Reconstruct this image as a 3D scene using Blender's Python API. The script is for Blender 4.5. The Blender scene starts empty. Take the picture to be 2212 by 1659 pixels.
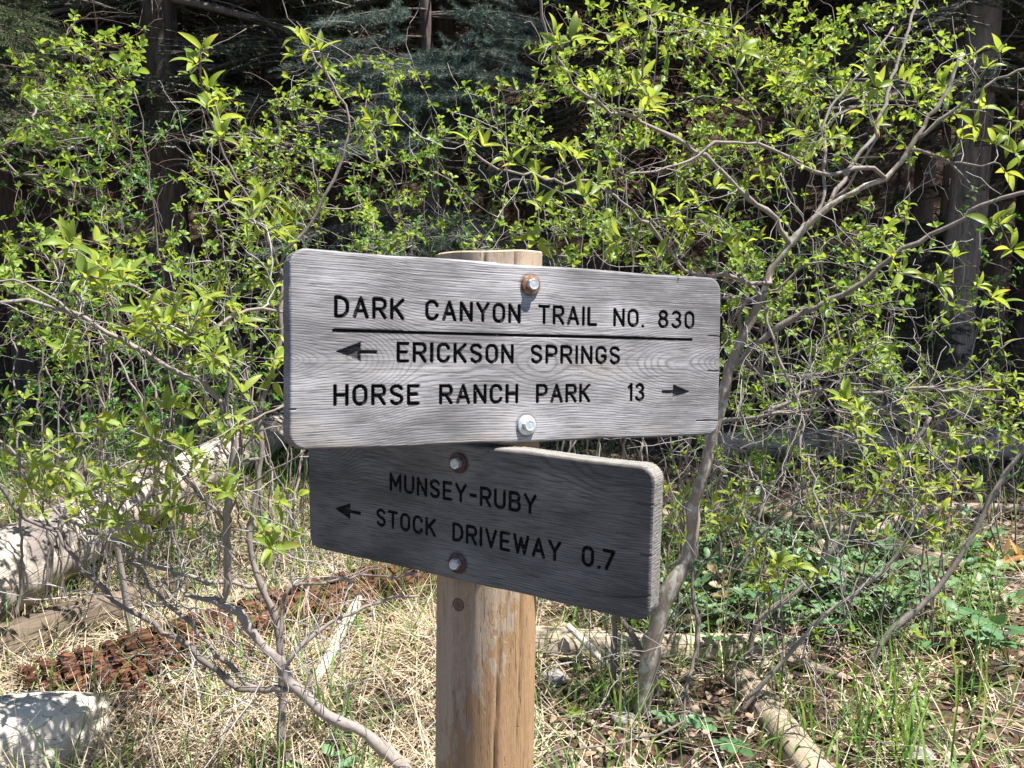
import bpy, math, random
import numpy as np
from mathutils import Matrix, Vector
rng = np.random.default_rng(11)
random.seed(11)
R = math.radians
SC = bpy.context.scene
C = SC.collection

# ------------------------------------------------------------------ camera, sky, sun, exposure
PITCH = R(8.3)
EYE = np.array([0.0, 0.0, 1.5])
cam = bpy.data.cameras.new('camera'); camo = bpy.data.objects.new('camera', cam); C.objects.link(camo)
cam.sensor_width = 36; cam.lens = 30.0; cam.clip_end = 600; cam.clip_start = 0.05
camo.location = EYE; camo.rotation_euler = (R(90) - PITCH, 0, 0)
SC.camera = camo
SUN = np.array([0.40, -0.10, 1.0]); SUN /= np.linalg.norm(SUN)
elev = math.asin(SUN[2]); azim = math.atan2(SUN[0], SUN[1])
w = bpy.data.worlds.new('World'); SC.world = w; w.use_nodes = True
nt = w.node_tree; nt.nodes.clear()
sky = nt.nodes.new('ShaderNodeTexSky'); sky.sky_type = 'NISHITA'; sky.sun_disc = False
sky.sun_elevation = elev; sky.sun_rotation = azim; sky.altitude = 2000
bg = nt.nodes.new('ShaderNodeBackground'); bg.inputs['Strength'].default_value = 0.07
wo = nt.nodes.new('ShaderNodeOutputWorld')
nt.links.new(sky.outputs[0], bg.inputs[0]); nt.links.new(bg.outputs[0], wo.inputs[0])
sl = bpy.data.lights.new('sun', 'SUN'); sl.energy = 4.6; sl.angle = R(0.53); sl.color = (1.0, 0.965, 0.91)
so = bpy.data.objects.new('sun', sl); C.objects.link(so); so.location = (3, -1, 9)
so.rotation_euler = Vector(-SUN).to_track_quat('-Z', 'Y').to_euler()
SC.view_settings.view_transform = 'Standard'; SC.view_settings.look = 'None'
SC.view_settings.exposure = 1.5; SC.view_settings.gamma = 1.0; SC.view_settings.use_curve_mapping = False
SC.cycles.max_bounces = 6; SC.cycles.transmission_bounces = 3; SC.cycles.diffuse_bounces = 3; SC.cycles.glossy_bounces = 2

# ------------------------------------------------------------------ photo pixel -> place helpers (reading width 2212)
F = 1843.0
_fw = np.array([0, math.cos(PITCH), -math.sin(PITCH)]); _up = np.array([0, math.sin(PITCH), math.cos(PITCH)])
def W(px, py, d):
    return EYE + np.array([1., 0, 0]) * ((px - 1106) / F * d) + _up * ((829.5 - py) / F * d) + _fw * d
def proj(P):
    q = np.atleast_2d(P) - EYE
    d = q @ _fw
    return np.stack([1106 + F * q[:, 0] / d, 829.5 - F * (q @ _up) / d, d], 1)
def noise2(x, y, s=0):
    return (np.sin(x * 1.7 + s + 1.3 * np.sin(y * 1.1 + s * 2)) + np.sin(y * 2.3 - s + 1.1 * np.sin(x * 1.9 + s)) +
            0.5 * np.sin(x * 4.1 + y * 3.3 + s)) / 2.5
def terrain(x, y):
    x = np.asarray(x, float); y = np.asarray(y, float)
    s = np.maximum(0, y - 6.6)
    z = 0.62 * s * s / (s + 3.0)
    z = np.where(y > 45, 0.62 * 38.4 ** 2 / 41.4 + 0.0 * y, z)
    near = np.exp(-((x + 0.05) ** 2 + (y - 1.24) ** 2) / 0.4)
    return z + (0.035 * noise2(x * 1.3, y * 1.3, 1) + 0.015 * noise2(x * 5, y * 5, 2)) * (1 - near)
def G(px, py, lift=0.0):
    a = math.atan((py - 829.5) / F) + PITCH
    Y = 1.5 / math.tan(a)
    for _ in range(5):
        d = Y * math.cos(PITCH) + 0 * Y
        p = W(px, py, 1.0) - EYE
        t = Y / p[1]; X = p[0] * t
        Y = (1.5 - float(terrain(X, Y))) / (-p[2] / p[1])
    return np.array([X, Y, float(terrain(X, Y)) + lift])

# ------------------------------------------------------------------ mesh accumulator
class MB:
    def __init__(s): s.v = []; s.q = []; s.t = []; s.n = 0; s.a = []
    def add(s, v, q=None, t=None, attr=None):
        v = np.asarray(v, float).reshape(-1, 3)
        if q is not None and len(q): s.q.append(np.asarray(q, int).reshape(-1, 4) + s.n)
        if t is not None and len(t): s.t.append(np.asarray(t, int).reshape(-1, 3) + s.n)
        if attr is None: attr = np.zeros((len(v), 2))
        s.a.append(np.broadcast_to(np.asarray(attr, float), (len(v), 2)))
        s.v.append(v); s.n += len(v)
    def tube(s, P, rad, n=5, tint=0.0, cap=True, bump=0.0):
        P = np.asarray(P, float); rad = np.broadcast_to(np.asarray(rad, float), (len(P),))
        T = np.gradient(P, axis=0); T /= np.linalg.norm(T, axis=1)[:, None] + 1e-9
        ref = np.array([0.31, 0.2, 0.93]); ref = ref if abs(T[0] @ ref) < .9 else np.array([1., 0, .1])
        A = np.cross(T, ref); A /= np.linalg.norm(A, axis=1)[:, None] + 1e-9
        B = np.cross(T, A)
        th = np.arange(n) * 2 * math.pi / n
        rr = rad[:, None] * (1 + bump * rng.normal(size=(len(P), n))) if bump else np.repeat(rad[:, None], n, 1)
        v = P[:, None] + rr[..., None] * (np.cos(th)[None, :, None] * A[:, None] + np.sin(th)[None, :, None] * B[:, None])
        i = np.arange(len(P) - 1)[:, None] * n; j = np.arange(n)[None]; j2 = (j + 1) % n
        q = np.stack([i + j, i + j2, i + n + j2, i + n + j], -1).reshape(-1, 4)
        L = len(P); v = v.reshape(-1, 3); t = []
        if cap:
            v = np.vstack([v, P[0], P[-1]])
            jj = np.arange(n)
            t = np.vstack([np.stack([(jj + 1) % n, jj, np.full(n, L * n)], 1),
                           np.stack([(L - 1) * n + jj, (L - 1) * n + (jj + 1) % n, np.full(n, L * n + 1)], 1)])
        s.add(v, q, t, [[tint, 0.0]])
    def scatter(s, tmpl, M, pos, tint):
        v, q, t, al = tmpl
        M = np.asarray(M); pos = np.asarray(pos); N = len(pos)
        if N == 0: return
        V = np.einsum('nij,kj->nki', M, v) + pos[:, None]
        off = (np.arange(N) * len(v))[:, None, None]
        at = np.stack([np.repeat(np.asarray(tint)[:, None], len(v), 1), np.repeat(al[None], N, 0)], -1)
        s.add(V.reshape(-1, 3), (q[None] + off).reshape(-1, 4) if len(q) else None,
              (t[None] + off).reshape(-1, 3) if len(t) else None, at.reshape(-1, 2))
    def mesh(s, name, mats, smooth=True):
        v = np.vstack(s.v).astype(np.float32)
        q = np.vstack(s.q) if s.q else np.zeros((0, 4), int); t = np.vstack(s.t) if s.t else np.zeros((0, 3), int)
        me = bpy.data.meshes.new(name)
        me.vertices.add(len(v)); me.vertices.foreach_set('co', v.ravel())
        me.loops.add(q.size + t.size)
        me.loops.foreach_set('vertex_index', np.concatenate([q.ravel(), t.ravel()]).astype(np.int32))
        me.polygons.add(len(q) + len(t))
        me.polygons.foreach_set('loop_start', np.concatenate([np.arange(len(q)) * 4, q.size + np.arange(len(t)) * 3]).astype(np.int32))
        me.polygons.foreach_set('use_smooth', np.full(len(q) + len(t), smooth))
        a = np.vstack(s.a).astype(np.float32)
        for k, nm in enumerate(('tint', 'along')):
            at = me.attributes.new(nm, 'FLOAT', 'POINT'); at.data.foreach_set('value', np.ascontiguousarray(a[:, k]))
        me.update(calc_edges=True); me.validate()
        for m in (mats if isinstance(mats, (list, tuple)) else [mats]): me.materials.append(m)
        return me
    def build(s, name, mats, parent=None, smooth=True, origin=None):
        if origin is not None:
            s.v = [x - origin for x in s.v]
        return link(name, s.mesh(name, mats, smooth), parent, None if parent is not None else origin)
def link(name, me, parent=None, loc=None):
    o = bpy.data.objects.new(name, me); C.objects.link(o)
    if parent is not None: o.parent = parent
    if loc is not None: o.location = loc
    return o
def tag(o, label=None, cat=None, group=None, kind=None):
    for k, x in (('label', label), ('category', cat), ('group', group), ('kind', kind)):
        if x: o[k] = x
    return o
def thing(name, label, cat, loc, group=None):
    o = bpy.data.objects.new(name, None); C.objects.link(o); o.location = loc; o.empty_display_size = .1
    return tag(o, label, cat, group)

# ------------------------------------------------------------------ materials
class NB:
    def __init__(s, name):
        s.m = bpy.data.materials.new(name); s.m.use_nodes = True; s.t = s.m.node_tree; s.t.nodes.clear()
        s.out = s.t.nodes.new('ShaderNodeOutputMaterial')
    def _in(s, sock, v):
        if isinstance(v, bpy.types.NodeSocket): s.t.links.new(v, sock)
        elif v is not None: sock.default_value = (*v, 1.0) if (isinstance(v, tuple) and len(v) == 3 and sock.type == 'RGBA') else v
    def co(s, scale=(1, 1, 1), loc=(0, 0, 0), rot=(0, 0, 0)):
        c = s.t.nodes.new('ShaderNodeTexCoord'); m = s.t.nodes.new('ShaderNodeMapping')
        s.t.links.new(c.outputs['Object'], m.inputs[0]); m.inputs['Scale'].default_value = scale
        m.inputs['Location'].default_value = loc; m.inputs['Rotation'].default_value = rot
        return m.outputs[0]
    def sep(s, v):
        n = s.t.nodes.new('ShaderNodeSeparateXYZ'); s._in(n.inputs[0], v); return n.outputs
    def comb(s, x, y, z):
        n = s.t.nodes.new('ShaderNodeCombineXYZ')
        for i, a in enumerate((x, y, z)): s._in(n.inputs[i], a)
        return n.outputs[0]
    def noise(s, v, scale=5., detail=4., rough=.55, dist=0.):
        n = s.t.nodes.new('ShaderNodeTexNoise'); s._in(n.inputs['Vector'], v); n.inputs['Scale'].default_value = scale
        n.inputs['Detail'].default_value = detail; n.inputs['Roughness'].default_value = rough; n.inputs['Distortion'].default_value = dist
        return n.outputs['Fac']
    def voro(s, v, scale=5., feat='F1', out='Distance'):
        n = s.t.nodes.new('ShaderNodeTexVoronoi'); n.feature = feat; s._in(n.inputs['Vector'], v); n.inputs['Scale'].default_value = scale
        return n.outputs[out]
    def attr(s, nm):
        n = s.t.nodes.new('ShaderNodeAttribute'); n.attribute_name = nm; return n.outputs['Fac']
    def rand(s):
        return s.t.nodes.new('ShaderNodeObjectInfo').outputs['Random']
    def math(s, op, a, b=None, c=None, clamp=False):
        n = s.t.nodes.new('ShaderNodeMath'); n.operation = op; n.use_clamp = clamp
        for i, x in enumerate((a, b, c)):
            if x is not None: s._in(n.inputs[i], x)
        return n.outputs[0]
    def ramp(s, f, stops, interp='LINEAR'):
        n = s.t.nodes.new('ShaderNodeValToRGB'); n.color_ramp.interpolation = interp; e = n.color_ramp.elements
        while len(e) < len(stops): e.new(0.5)
        for x, (p, c) in zip(e, stops):
            x.position = p; x.color = (*c, 1) if isinstance(c, tuple) else (c, c, c, 1)
        s._in(n.inputs[0], f); return n.outputs[0]
    def step(s, f, a, b):
        n = s.t.nodes.new('ShaderNodeMapRange'); n.interpolation_type = 'SMOOTHSTEP'; s._in(n.inputs[0], f)
        n.inputs[1].default_value = a; n.inputs[2].default_value = b; return n.outputs[0]
    def mix(s, f, a, b, mode='MIX'):
        n = s.t.nodes.new('ShaderNodeMix'); n.data_type = 'RGBA'; n.blend_type = mode
        s._in(n.inputs[0], f); s._in(n.inputs[6], a); s._in(n.inputs[7], b); return n.outputs[2]
    def bump(s, h, strength=.5, dist=.01):
        n = s.t.nodes.new('ShaderNodeBump'); s._in(n.inputs['Height'], h); n.inputs['Strength'].default_value = strength
        n.inputs['Distance'].default_value = dist; return n.outputs[0]
    def done(s, col, rough=.8, nrm=None, spec=.3, metal=0., transl=None, tf=.45):
        p = s.t.nodes.new('ShaderNodeBsdfPrincipled'); s._in(p.inputs['Base Color'], col); s._in(p.inputs['Roughness'], rough)
        p.inputs['Specular IOR Level'].default_value = spec; s._in(p.inputs['Metallic'], metal)
        if nrm is not None: s._in(p.inputs['Normal'], nrm)
        o = p.outputs[0]
        if transl is not None:
            tr = s.t.nodes.new('ShaderNodeBsdfTranslucent'); s._in(tr.inputs[0], transl)
            mx = s.t.nodes.new('ShaderNodeMixShader'); mx.inputs[0].default_value = tf
            s.t.links.new(o, mx.inputs[1]); s.t.links.new(tr.outputs[0], mx.inputs[2]); o = mx.outputs[0]
        s.t.links.new(o, s.out.inputs[0]); return s.m

def leaf_mat(name, stops, tip=None, tf=.45, tgain=1.35, rough=.42):
    b = NB(name)
    f = b.math('FRACT', b.math('ADD', b.attr('tint'), b.rand()))
    col = b.ramp(f, stops)
    if tip:
        k = b.math('MULTIPLY', b.step(b.attr('along'), .45, 1.0), b.step(b.math('FRACT', b.math('MULTIPLY', f, 7.3)), .6, 1.1))
        col = b.mix(k, col, tip)
    n = b.noise(b.co(), 30, 3)
    col = b.mix(b.math('MULTIPLY', b.step(n, .5, .75), .4), col, (.10, .12, .03))
    tcol = b.mix(1.0, col, (tgain * 1.2, tgain, .62 * tgain), 'MULTIPLY')
    return b.done(col, rough, spec=.35, transl=tcol, tf=tf)
M = {}
M['big_leaf'] = leaf_mat('chokecherry leaf', [(0, (.19, .28, .05)), (.3, (.26, .38, .065)), (.6, (.33, .42, .08)), (.85, (.25, .36, .08)), (1, (.16, .27, .05))], tip=(.40, .27, .07), tf=.52)
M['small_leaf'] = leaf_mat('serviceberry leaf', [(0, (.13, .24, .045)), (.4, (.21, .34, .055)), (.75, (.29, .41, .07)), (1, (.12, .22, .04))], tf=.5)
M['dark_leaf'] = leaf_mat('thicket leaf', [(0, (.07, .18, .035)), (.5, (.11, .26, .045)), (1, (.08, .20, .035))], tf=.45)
M['holly_leaf'] = leaf_mat('oregon grape leaf', [(0, (.06, .14, .06)), (.5, (.10, .20, .085)), (.9, (.15, .24, .10)), (1, (.20, .14, .07))], tf=.15, rough=.46)
M['grass'] = leaf_mat('green grass', [(0, (.09, .19, .045)), (.5, (.14, .27, .06)), (1, (.22, .32, .10))], tf=.42)
M['straw'] = leaf_mat('dry straw', [(0, (.45, .36, .24)), (.45, (.62, .52, .37)), (.8, (.70, .61, .46)), (1, (.36, .27, .17))], tf=.25, tgain=1.0, rough=.6)
M['litter'] = leaf_mat('dead leaf litter', [(0, (.16, .105, .07)), (.35, (.30, .21, .15)), (.7, (.42, .315, .235)), (.9, (.52, .41, .31)), (1, (.34, .16, .08))], tf=.15, tgain=1.0, rough=.7)
M['tan_leaf'] = leaf_mat('large dry leaf', [(0, (.55, .33, .12)), (.5, (.68, .46, .22)), (1, (.50, .28, .10))], tf=.3, tgain=1.0, rough=.6)
M['needle'] = leaf_mat('dark fir needle', [(0, (.035, .055, .025)), (.5, (.05, .08, .035)), (1, (.045, .06, .03))], tf=.1, tgain=1.0, rough=.5)
M['blue_needle'] = leaf_mat('blue spruce needle', [(0, (.085, .135, .125)), (.5, (.12, .18, .17)), (1, (.07, .12, .10))], tf=.12, tgain=1.0, rough=.5)
M['soft_needle'] = leaf_mat('juniper needle', [(0, (.07, .11, .045)), (.5, (.10, .15, .06)), (1, (.06, .10, .045))], tf=.15, tgain=1.0, rough=.5)
M['bud'] = leaf_mat('flower bud', [(0, (.20, .27, .09)), (1, (.30, .36, .14))], tf=.2, tgain=1.0)

def bark(name, stops, sc=30., lichen=None, stretch=(1, 1, .25), bs=.6, bd=.004):
    b = NB(name); v = b.co(stretch)
    n = b.noise(v, sc, 6, .65); k = b.noise(b.co((1, 1, 1)), sc * .3, 3)
    col = b.ramp(b.math('ADD', b.math('MULTIPLY', n, .75), b.math('MULTIPLY', b.math('FRACT', b.math('ADD', b.attr('tint'), b.rand())), .25)), stops)
    if lichen: col = b.mix(b.math('MULTIPLY', b.step(b.noise(b.co((1, 1, .6)), sc * 1.1, 5, .6), .50, .58), .85), col, lichen)
    return b.done(col, .85, b.bump(n, bs, bd), .2)
M['twig'] = bark('grey twig bark', [(.25, (.14, .115, .10)), (.45, (.28, .25, .235)), (.7, (.42, .39, .38)), (.9, (.27, .17, .11))], 70, bs=.3, bd=.001)
M['branch'] = bark('chokecherry bark', [(.3, (.12, .10, .085)), (.55, (.24, .205, .18)), (.8, (.29, .255, .235))], 75, None, bs=.9, bd=.003)
M['mottled'] = bark('mottled trunk bark', [(.3, (.16, .12, .09)), (.5, (.27, .22, .17)), (.8, (.40, .35, .29))], 45, (.44, .43, .37), bs=.6, bd=.003)
M['brown_twig'] = bark('red brown twig bark', [(.3, (.10, .06, .045)), (.6, (.20, .135, .105)), (.85, (.30, .22, .18))], 70, bs=.3, bd=.001)
M['conifer_bark'] = bark('conifer bark', [(.35, (.05, .04, .035)), (.6, (.12, .095, .08)), (.85, (.22, .18, .155))], 26, stretch=(1, 1, .18), bs=1., bd=.02)
M['grey_bark'] = bark('pale conifer bark', [(.35, (.09, .075, .065)), (.55, (.24, .205, .185)), (.85, (.40, .35, .32))], 30, stretch=(1, 1, .12), bs=1., bd=.02)
M['dead_twig'] = bark('dead conifer twig', [(.3, (.09, .075, .065)), (.6, (.19, .165, .15)), (.85, (.30, .27, .25))], 40, bs=.2, bd=.001)

def log_mat(name, stops, patch=None, crack=.5, axis=1, sc=22):
    b = NB(name); st = [1, 1, 1]; st[axis] = .06
    n = b.noise(b.co(tuple(st)), sc * 2.2, 7, .65); g = b.noise(b.co(), 4.5, 5)
    col = b.ramp(b.math('ADD', b.math('MULTIPLY', n, .6), b.math('MULTIPLY', g, .4)), stops)
    ck = b.noise(b.co(tuple(st), (3, 1, 2)), sc * 1.1, 3, .5)
    line = b.math('SUBTRACT', 1.0, b.step(b.math('ABSOLUTE', b.math('SUBTRACT', ck, .5)), .0, .022))
    col = b.mix(b.math('MULTIPLY', line, crack), col, (.05, .04, .035))
    if patch:
        pm = b.step(b.noise(b.co((1, .6, 1), (1.3, .2, 0)), 3.4, 5, .6), .55, .60)
        col = b.mix(pm, col, patch)
    h = b.math('SUBTRACT', n, b.math('MULTIPLY', line, 1.2))
    return b.done(col, .85, b.bump(h, .6, .006), .2)
M['log_grey'] = log_mat('bleached log wood', [(.3, (.25, .20, .155)), (.5, (.42, .36, .30)), (.75, (.55, .49, .43))], patch=(.20, .17, .155), crack=.35)
M['log_tan'] = log_mat('fallen log wood', [(.3, (.14, .10, .075)), (.5, (.31, .245, .18)), (.75, (.46, .39, .31))], patch=(.15, .11, .08), crack=.75, axis=1)
M['log_tan_x'] = log_mat('fallen log wood crosswise', [(.3, (.20, .15, .11)), (.5, (.38, .31, .23)), (.75, (.50, .43, .34))], patch=(.19, .14, .10), crack=.75)
M['log_bark'] = log_mat('furrowed log bark', [(.3, (.05, .038, .028)), (.5, (.12, .09, .065)), (.75, (.22, .175, .135))], crack=.85, sc=15)
M['log_far'] = log_mat('old grey log wood', [(.3, (.22, .18, .14)), (.5, (.40, .34, .28)), (.75, (.52, .46, .40))], patch=(.17, .13, .10), crack=.85)
M['pale_wood'] = log_mat('pale bleached wood', [(.3, (.40, .34, .27)), (.5, (.56, .51, .44)), (.72, (.68, .64, .58))], crack=.5, sc=30)
def rot_mat():
    b = NB('brown cubic rotten wood'); v = b.co()
    n = b.noise(v, 45, 6, .65); g = b.noise(v, 6, 4)
    col = b.ramp(b.math('ADD', b.math('MULTIPLY', n, .5), b.math('MULTIPLY', g, .5)), [(.3, (.045, .022, .014)), (.48, (.105, .048, .029)), (.62, (.18, .084, .05)), (.8, (.25, .155, .105))])
    e = b.voro(b.co((1, .55, 1)), 42, 'DISTANCE_TO_EDGE')
    k = b.step(e, .0, .09)
    col = b.mix(k, (.04, .018, .012), col)
    mo = b.step(b.noise(v, 9, 5), .58, .68)
    col = b.mix(b.math('MULTIPLY', mo, b.attr('along')), col, (.12, .12, .03))
    return b.done(col, .9, b.bump(b.math('ADD', k, n), .8, .006), .15)
M['rot'] = rot_mat()
def ground_mat():
    b = NB('forest floor'); v = b.co()
    n = b.noise(v, 60, 8, .7); g = b.noise(v, 3, 5); c = b.voro(v, 90, 'F1', 'Color')
    col = b.ramp(b.math('ADD', b.math('MULTIPLY', n, .6), b.math('MULTIPLY', g, .4)), [(.3, (.04, .029, .021)), (.48, (.085, .062, .046)), (.62, (.14, .105, .08)), (.8, (.20, .16, .125))])
    col = b.mix(.35, col, b.mix(1.0, c, (.30, .20, .13), 'MULTIPLY'))
    return b.done(col, .95, b.bump(n, 1., .03), .1)
M['ground'] = ground_mat()
def rock_mat():
    b = NB('pale rock'); n = b.noise(b.co(), 30, 6)
    return b.done(b.ramp(n, [(.3, (.13, .12, .11)), (.7, (.33, .31, .285))]), .85, b.bump(n, .5, .01))
M['rock'] = rock_mat()

def board_mat(name, light, brown, y0, hk):
    b = NB(name)
    x, y, z = b.sep(b.co())
    warp = b.math('SUBTRACT', b.noise(b.comb(b.math('MULTIPLY', x, 5.), b.math('MULTIPLY', y, 9.), 0.), 1., 3, .5), .5)
    wx = b.math('SUBTRACT', b.noise(b.comb(b.math('MULTIPLY', x, 3.6), 7.3, 0.), 1., 2, .5), .5)
    h = b.math('MAXIMUM', b.math('SUBTRACT', b.math('ADD', hk[0], b.math('MULTIPLY', wx, hk[1])), b.math('MULTIPLY', b.math('MULTIPLY', x, x), hk[2])), .001)
    dy = b.math('SUBTRACT', y, b.math('ADD', y0, b.math('MULTIPLY', warp, .012)))
    r = b.math('SQRT', b.math('ADD', b.math('MULTIPLY', dy, dy), b.math('MULTIPLY', h, h)))
    ph = b.math('ADD', b.math('MULTIPLY', r, 2 * math.pi / .0029), b.math('MULTIPLY', b.noise(b.comb(b.math('MULTIPLY', x, 30.), b.math('MULTIPLY', y, 60.), 0.), 1., 2), 3.2))
    ring = b.math('ADD', .5, b.math('MULTIPLY', b.math('SINE', ph), .5))
    ring = b.math('POWER', ring, 3.5)
    fib = b.noise(b.comb(b.math('MULTIPLY', x, 22.), b.math('MULTIPLY', y, 560.), b.math('MULTIPLY', z, 300.)), 1., 4, .65)
    fib2 = b.noise(b.comb(b.math('MULTIPLY', x, 60.), b.math('MULTIPLY', y, 1500.), b.math('MULTIPLY', z, 600.)), 1., 2, .6)
    big = b.noise(b.comb(b.math('MULTIPLY', x, 5.), b.math('MULTIPLY', y, 13.), 3.), 1., 5, .6)
    base = b.ramp(big, [(.36, tuple(.52 * c for c in light)), (.5, light), (.63, tuple(min(.8, 1.42 * c) for c in light))])
    broad = b.noise(b.comb(b.math('MULTIPLY', x, 3.4), b.math('MULTIPLY', y, 8.), 13.), 1., 3, .5, .5)
    base = b.mix(b.math('MULTIPLY', b.step(broad, .47, .64), .5), base, tuple(.42 * c for c in light))
    bm = b.math('MULTIPLY', b.step(b.noise(b.comb(b.math('MULTIPLY', x, 5.), b.math('MULTIPLY', y, 11.), 9.), 1., 3), .5, .7), b.step(y, .06, -.10))
    base = b.mix(b.math('MULTIPLY', bm, .75), base, brown)
    am = b.step(b.noise(b.comb(b.math('MULTIPLY', x, 4.), b.math('MULTIPLY', y, 9.), 5.), 1., 2), .35, .58)
    dark = tuple(.40 * c for c in light)
    col = b.mix(b.math('MULTIPLY', ring, b.math('MULTIPLY_ADD', am, .55, .16)), base, dark)
    col = b.mix(b.math('MULTIPLY', b.step(fib, .50, .63), .8), col, tuple(.36 * c for c in light))
    col = b.mix(b.math('MULTIPLY', b.step(fib, .46, .32), .5), col, tuple(min(.8, 1.45 * c) for c in light))
    nick = b.math('MULTIPLY', b.step(fib2, .64, .74), b.step(fib, .42, .55))
    col = b.mix(b.math('MULTIPLY', nick, .75), col, (.05, .045, .045))
    pale = b.attr('tint')
    col = b.mix(b.math('MULTIPLY', pale, b.step(fib, .70, .46)), col, tuple(min(.82, 1.6 * c) for c in light))
    stain = b.attr('along')
    col = b.mix(stain, col, (.045, .03, .025))
    hgt = b.math('SUBTRACT', b.math('MULTIPLY', fib, 1.), b.math('MULTIPLY', ring, .5))
    return b.done(col, .72, b.bump(hgt, .35, .0009), .25)
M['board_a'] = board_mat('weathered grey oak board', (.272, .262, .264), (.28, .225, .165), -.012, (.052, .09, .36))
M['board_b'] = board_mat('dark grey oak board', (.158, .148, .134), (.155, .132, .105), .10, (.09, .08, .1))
def paint_mat():
    b = NB('worn black groove paint'); x, y, z = b.sep(b.co())
    n = b.noise(b.comb(b.math('MULTIPLY', x, 80.), b.math('MULTIPLY', y, 350.), 0.), 1., 4, .6)
    col = b.mix(b.step(n, .57, .75), (.012, .011, .011), (.16, .145, .14))
    return b.done(col, .75, b.bump(n, .3, .001), .2)
M['paint'] = paint_mat()
def worn_mat():
    b = NB('bare grey wood of the routed arrows'); x, y, z = b.sep(b.co())
    n = b.noise(b.comb(b.math('MULTIPLY', x, 60.), b.math('MULTIPLY', y, 500.), 0.), 1., 4, .6)
    return b.done(b.ramp(n, [(.35, (.014, .013, .013)), (.5, (.05, .046, .046)), (.7, (.15, .14, .14))]), .75, b.bump(n, .3, .001), .2)
M['worn'] = worn_mat()
def post_mat():
    b = NB('round post wood'); x, y, z = b.sep(b.co())
    ang = b.math('ARCTAN2', x, b.math('MULTIPLY', y, -1.))      # 0 towards the camera
    v = b.comb(b.math('MULTIPLY', ang, 3.2), b.math('MULTIPLY', z, 12.), 0.)
    fine = b.noise(b.comb(b.math('MULTIPLY', ang, 34.), b.math('MULTIPLY', z, 55.), 0.), 1., 8, .72)
    flame = b.noise(b.comb(b.math('MULTIPLY', ang, 9.), b.math('MULTIPLY', z, 14.), 4.), 1., 4, .6, .6)
    col = b.ramp(b.math('ADD', b.math('MULTIPLY', fine, .7), b.math('MULTIPLY', flame, .3)), [(.25, (.24, .135, .065)), (.45, (.37, .225, .115)), (.62, (.44, .285, .155)), (.85, (.50, .355, .22))])
    # weathered grey skin with a ragged torn edge over the fresher orange wood
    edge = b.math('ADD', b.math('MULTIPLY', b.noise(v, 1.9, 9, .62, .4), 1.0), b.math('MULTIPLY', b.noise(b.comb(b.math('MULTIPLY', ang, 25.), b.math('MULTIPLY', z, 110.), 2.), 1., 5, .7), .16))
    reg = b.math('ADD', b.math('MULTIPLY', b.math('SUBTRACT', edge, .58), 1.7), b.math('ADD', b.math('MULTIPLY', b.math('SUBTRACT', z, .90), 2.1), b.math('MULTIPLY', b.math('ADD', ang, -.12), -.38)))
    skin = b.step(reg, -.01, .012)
    grey = b.mix(b.noise(b.comb(b.math('MULTIPLY', ang, 40.), b.math('MULTIPLY', z, 150.), 1.), 1., 5, .7), (.29, .215, .145), (.60, .49, .37))  # skin grey also lightened, standing in for fill light on the shaded left side
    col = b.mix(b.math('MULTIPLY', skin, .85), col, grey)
    st = b.math('MULTIPLY', b.step(b.math('ABSOLUTE', b.math('ADD', ang, b.math('MULTIPLY_ADD', b.noise(v, 1.2, 3), .7, -.1))), .32, .12), .42)
    col = b.mix(b.math('MULTIPLY', st, b.step(fine, .3, .6)), col, (.19, .115, .065))
    # knots
    for kz, ka, kr in ((1.005, -.34, .011),):
        da = b.math('MULTIPLY', b.math('SUBTRACT', ang, ka), .075); dz = b.math('SUBTRACT', z, kz)
        d = b.math('ADD', b.math('SQRT', b.math('ADD', b.math('MULTIPLY', da, da), b.math('MULTIPLY', dz, dz))), b.math('MULTIPLY', b.math('SUBTRACT', fine, .5), .006))
        col = b.mix(b.math('MULTIPLY', b.step(d, kr, kr * .4), .8), col, (.10, .055, .03))
        rg = b.math('SUBTRACT', 1.0, b.step(b.math('ABSOLUTE', b.math('SUBTRACT', d, kr * .8)), .0, .0022))
        col = b.mix(b.math('MULTIPLY', rg, .85), col, (.03, .018, .012))
    # checks
    ck = b.noise(b.comb(b.math('MULTIPLY', ang, 8.), b.math('MULTIPLY', z, 3.), 8.), 1., 2, .5)
    line = b.math('SUBTRACT', 1.0, b.step(b.math('ABSOLUTE', b.math('SUBTRACT', ck, .5)), .0, .008))
    col = b.mix(b.math('MULTIPLY', line, .6), col, (.10, .06, .035))
    # crosswise tool nicks
    nk = b.noise(b.comb(b.math('MULTIPLY', ang, 3.2), b.math('MULTIPLY', z, 190.), 3.), 1., 3, .6)
    nm = b.math('MULTIPLY', b.step(nk, .64, .70), b.step(b.noise(v, 1.3, 3), .52, .6))
    col = b.mix(b.math('MULTIPLY', nm, .7), col, (.14, .08, .045))
    col = b.mix(b.math('MULTIPLY', b.attr('along'), 1.0), col, (.03, .018, .01))
    h = b.math('SUBTRACT', b.math('ADD', fine, b.math('MULTIPLY', skin, .5)), b.math('ADD', b.math('MULTIPLY', line, .8), b.math('MULTIPLY', nm, .9)))
    return b.done(col, .78, b.bump(h, .5, .003), .25)
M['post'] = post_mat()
def metal_mat(name, stops, metal, rough=.45, sc=160):
    b = NB(name); n = b.noise(b.co(), sc, 5, .6)
    return b.done(b.ramp(n, stops), rough, b.bump(n, .25, .0006), .5, metal)
M['zinc'] = metal_mat('galvanised steel', [(.3, (.42, .44, .44)), (.6, (.60, .62, .62)), (.8, (.50, .50, .47))], .6, .42)
M['rust'] = metal_mat('rusty steel', [(.3, (.10, .045, .025)), (.55, (.22, .10, .05)), (.75, (.38, .33, .29))], .2, .75, 120)
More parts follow.
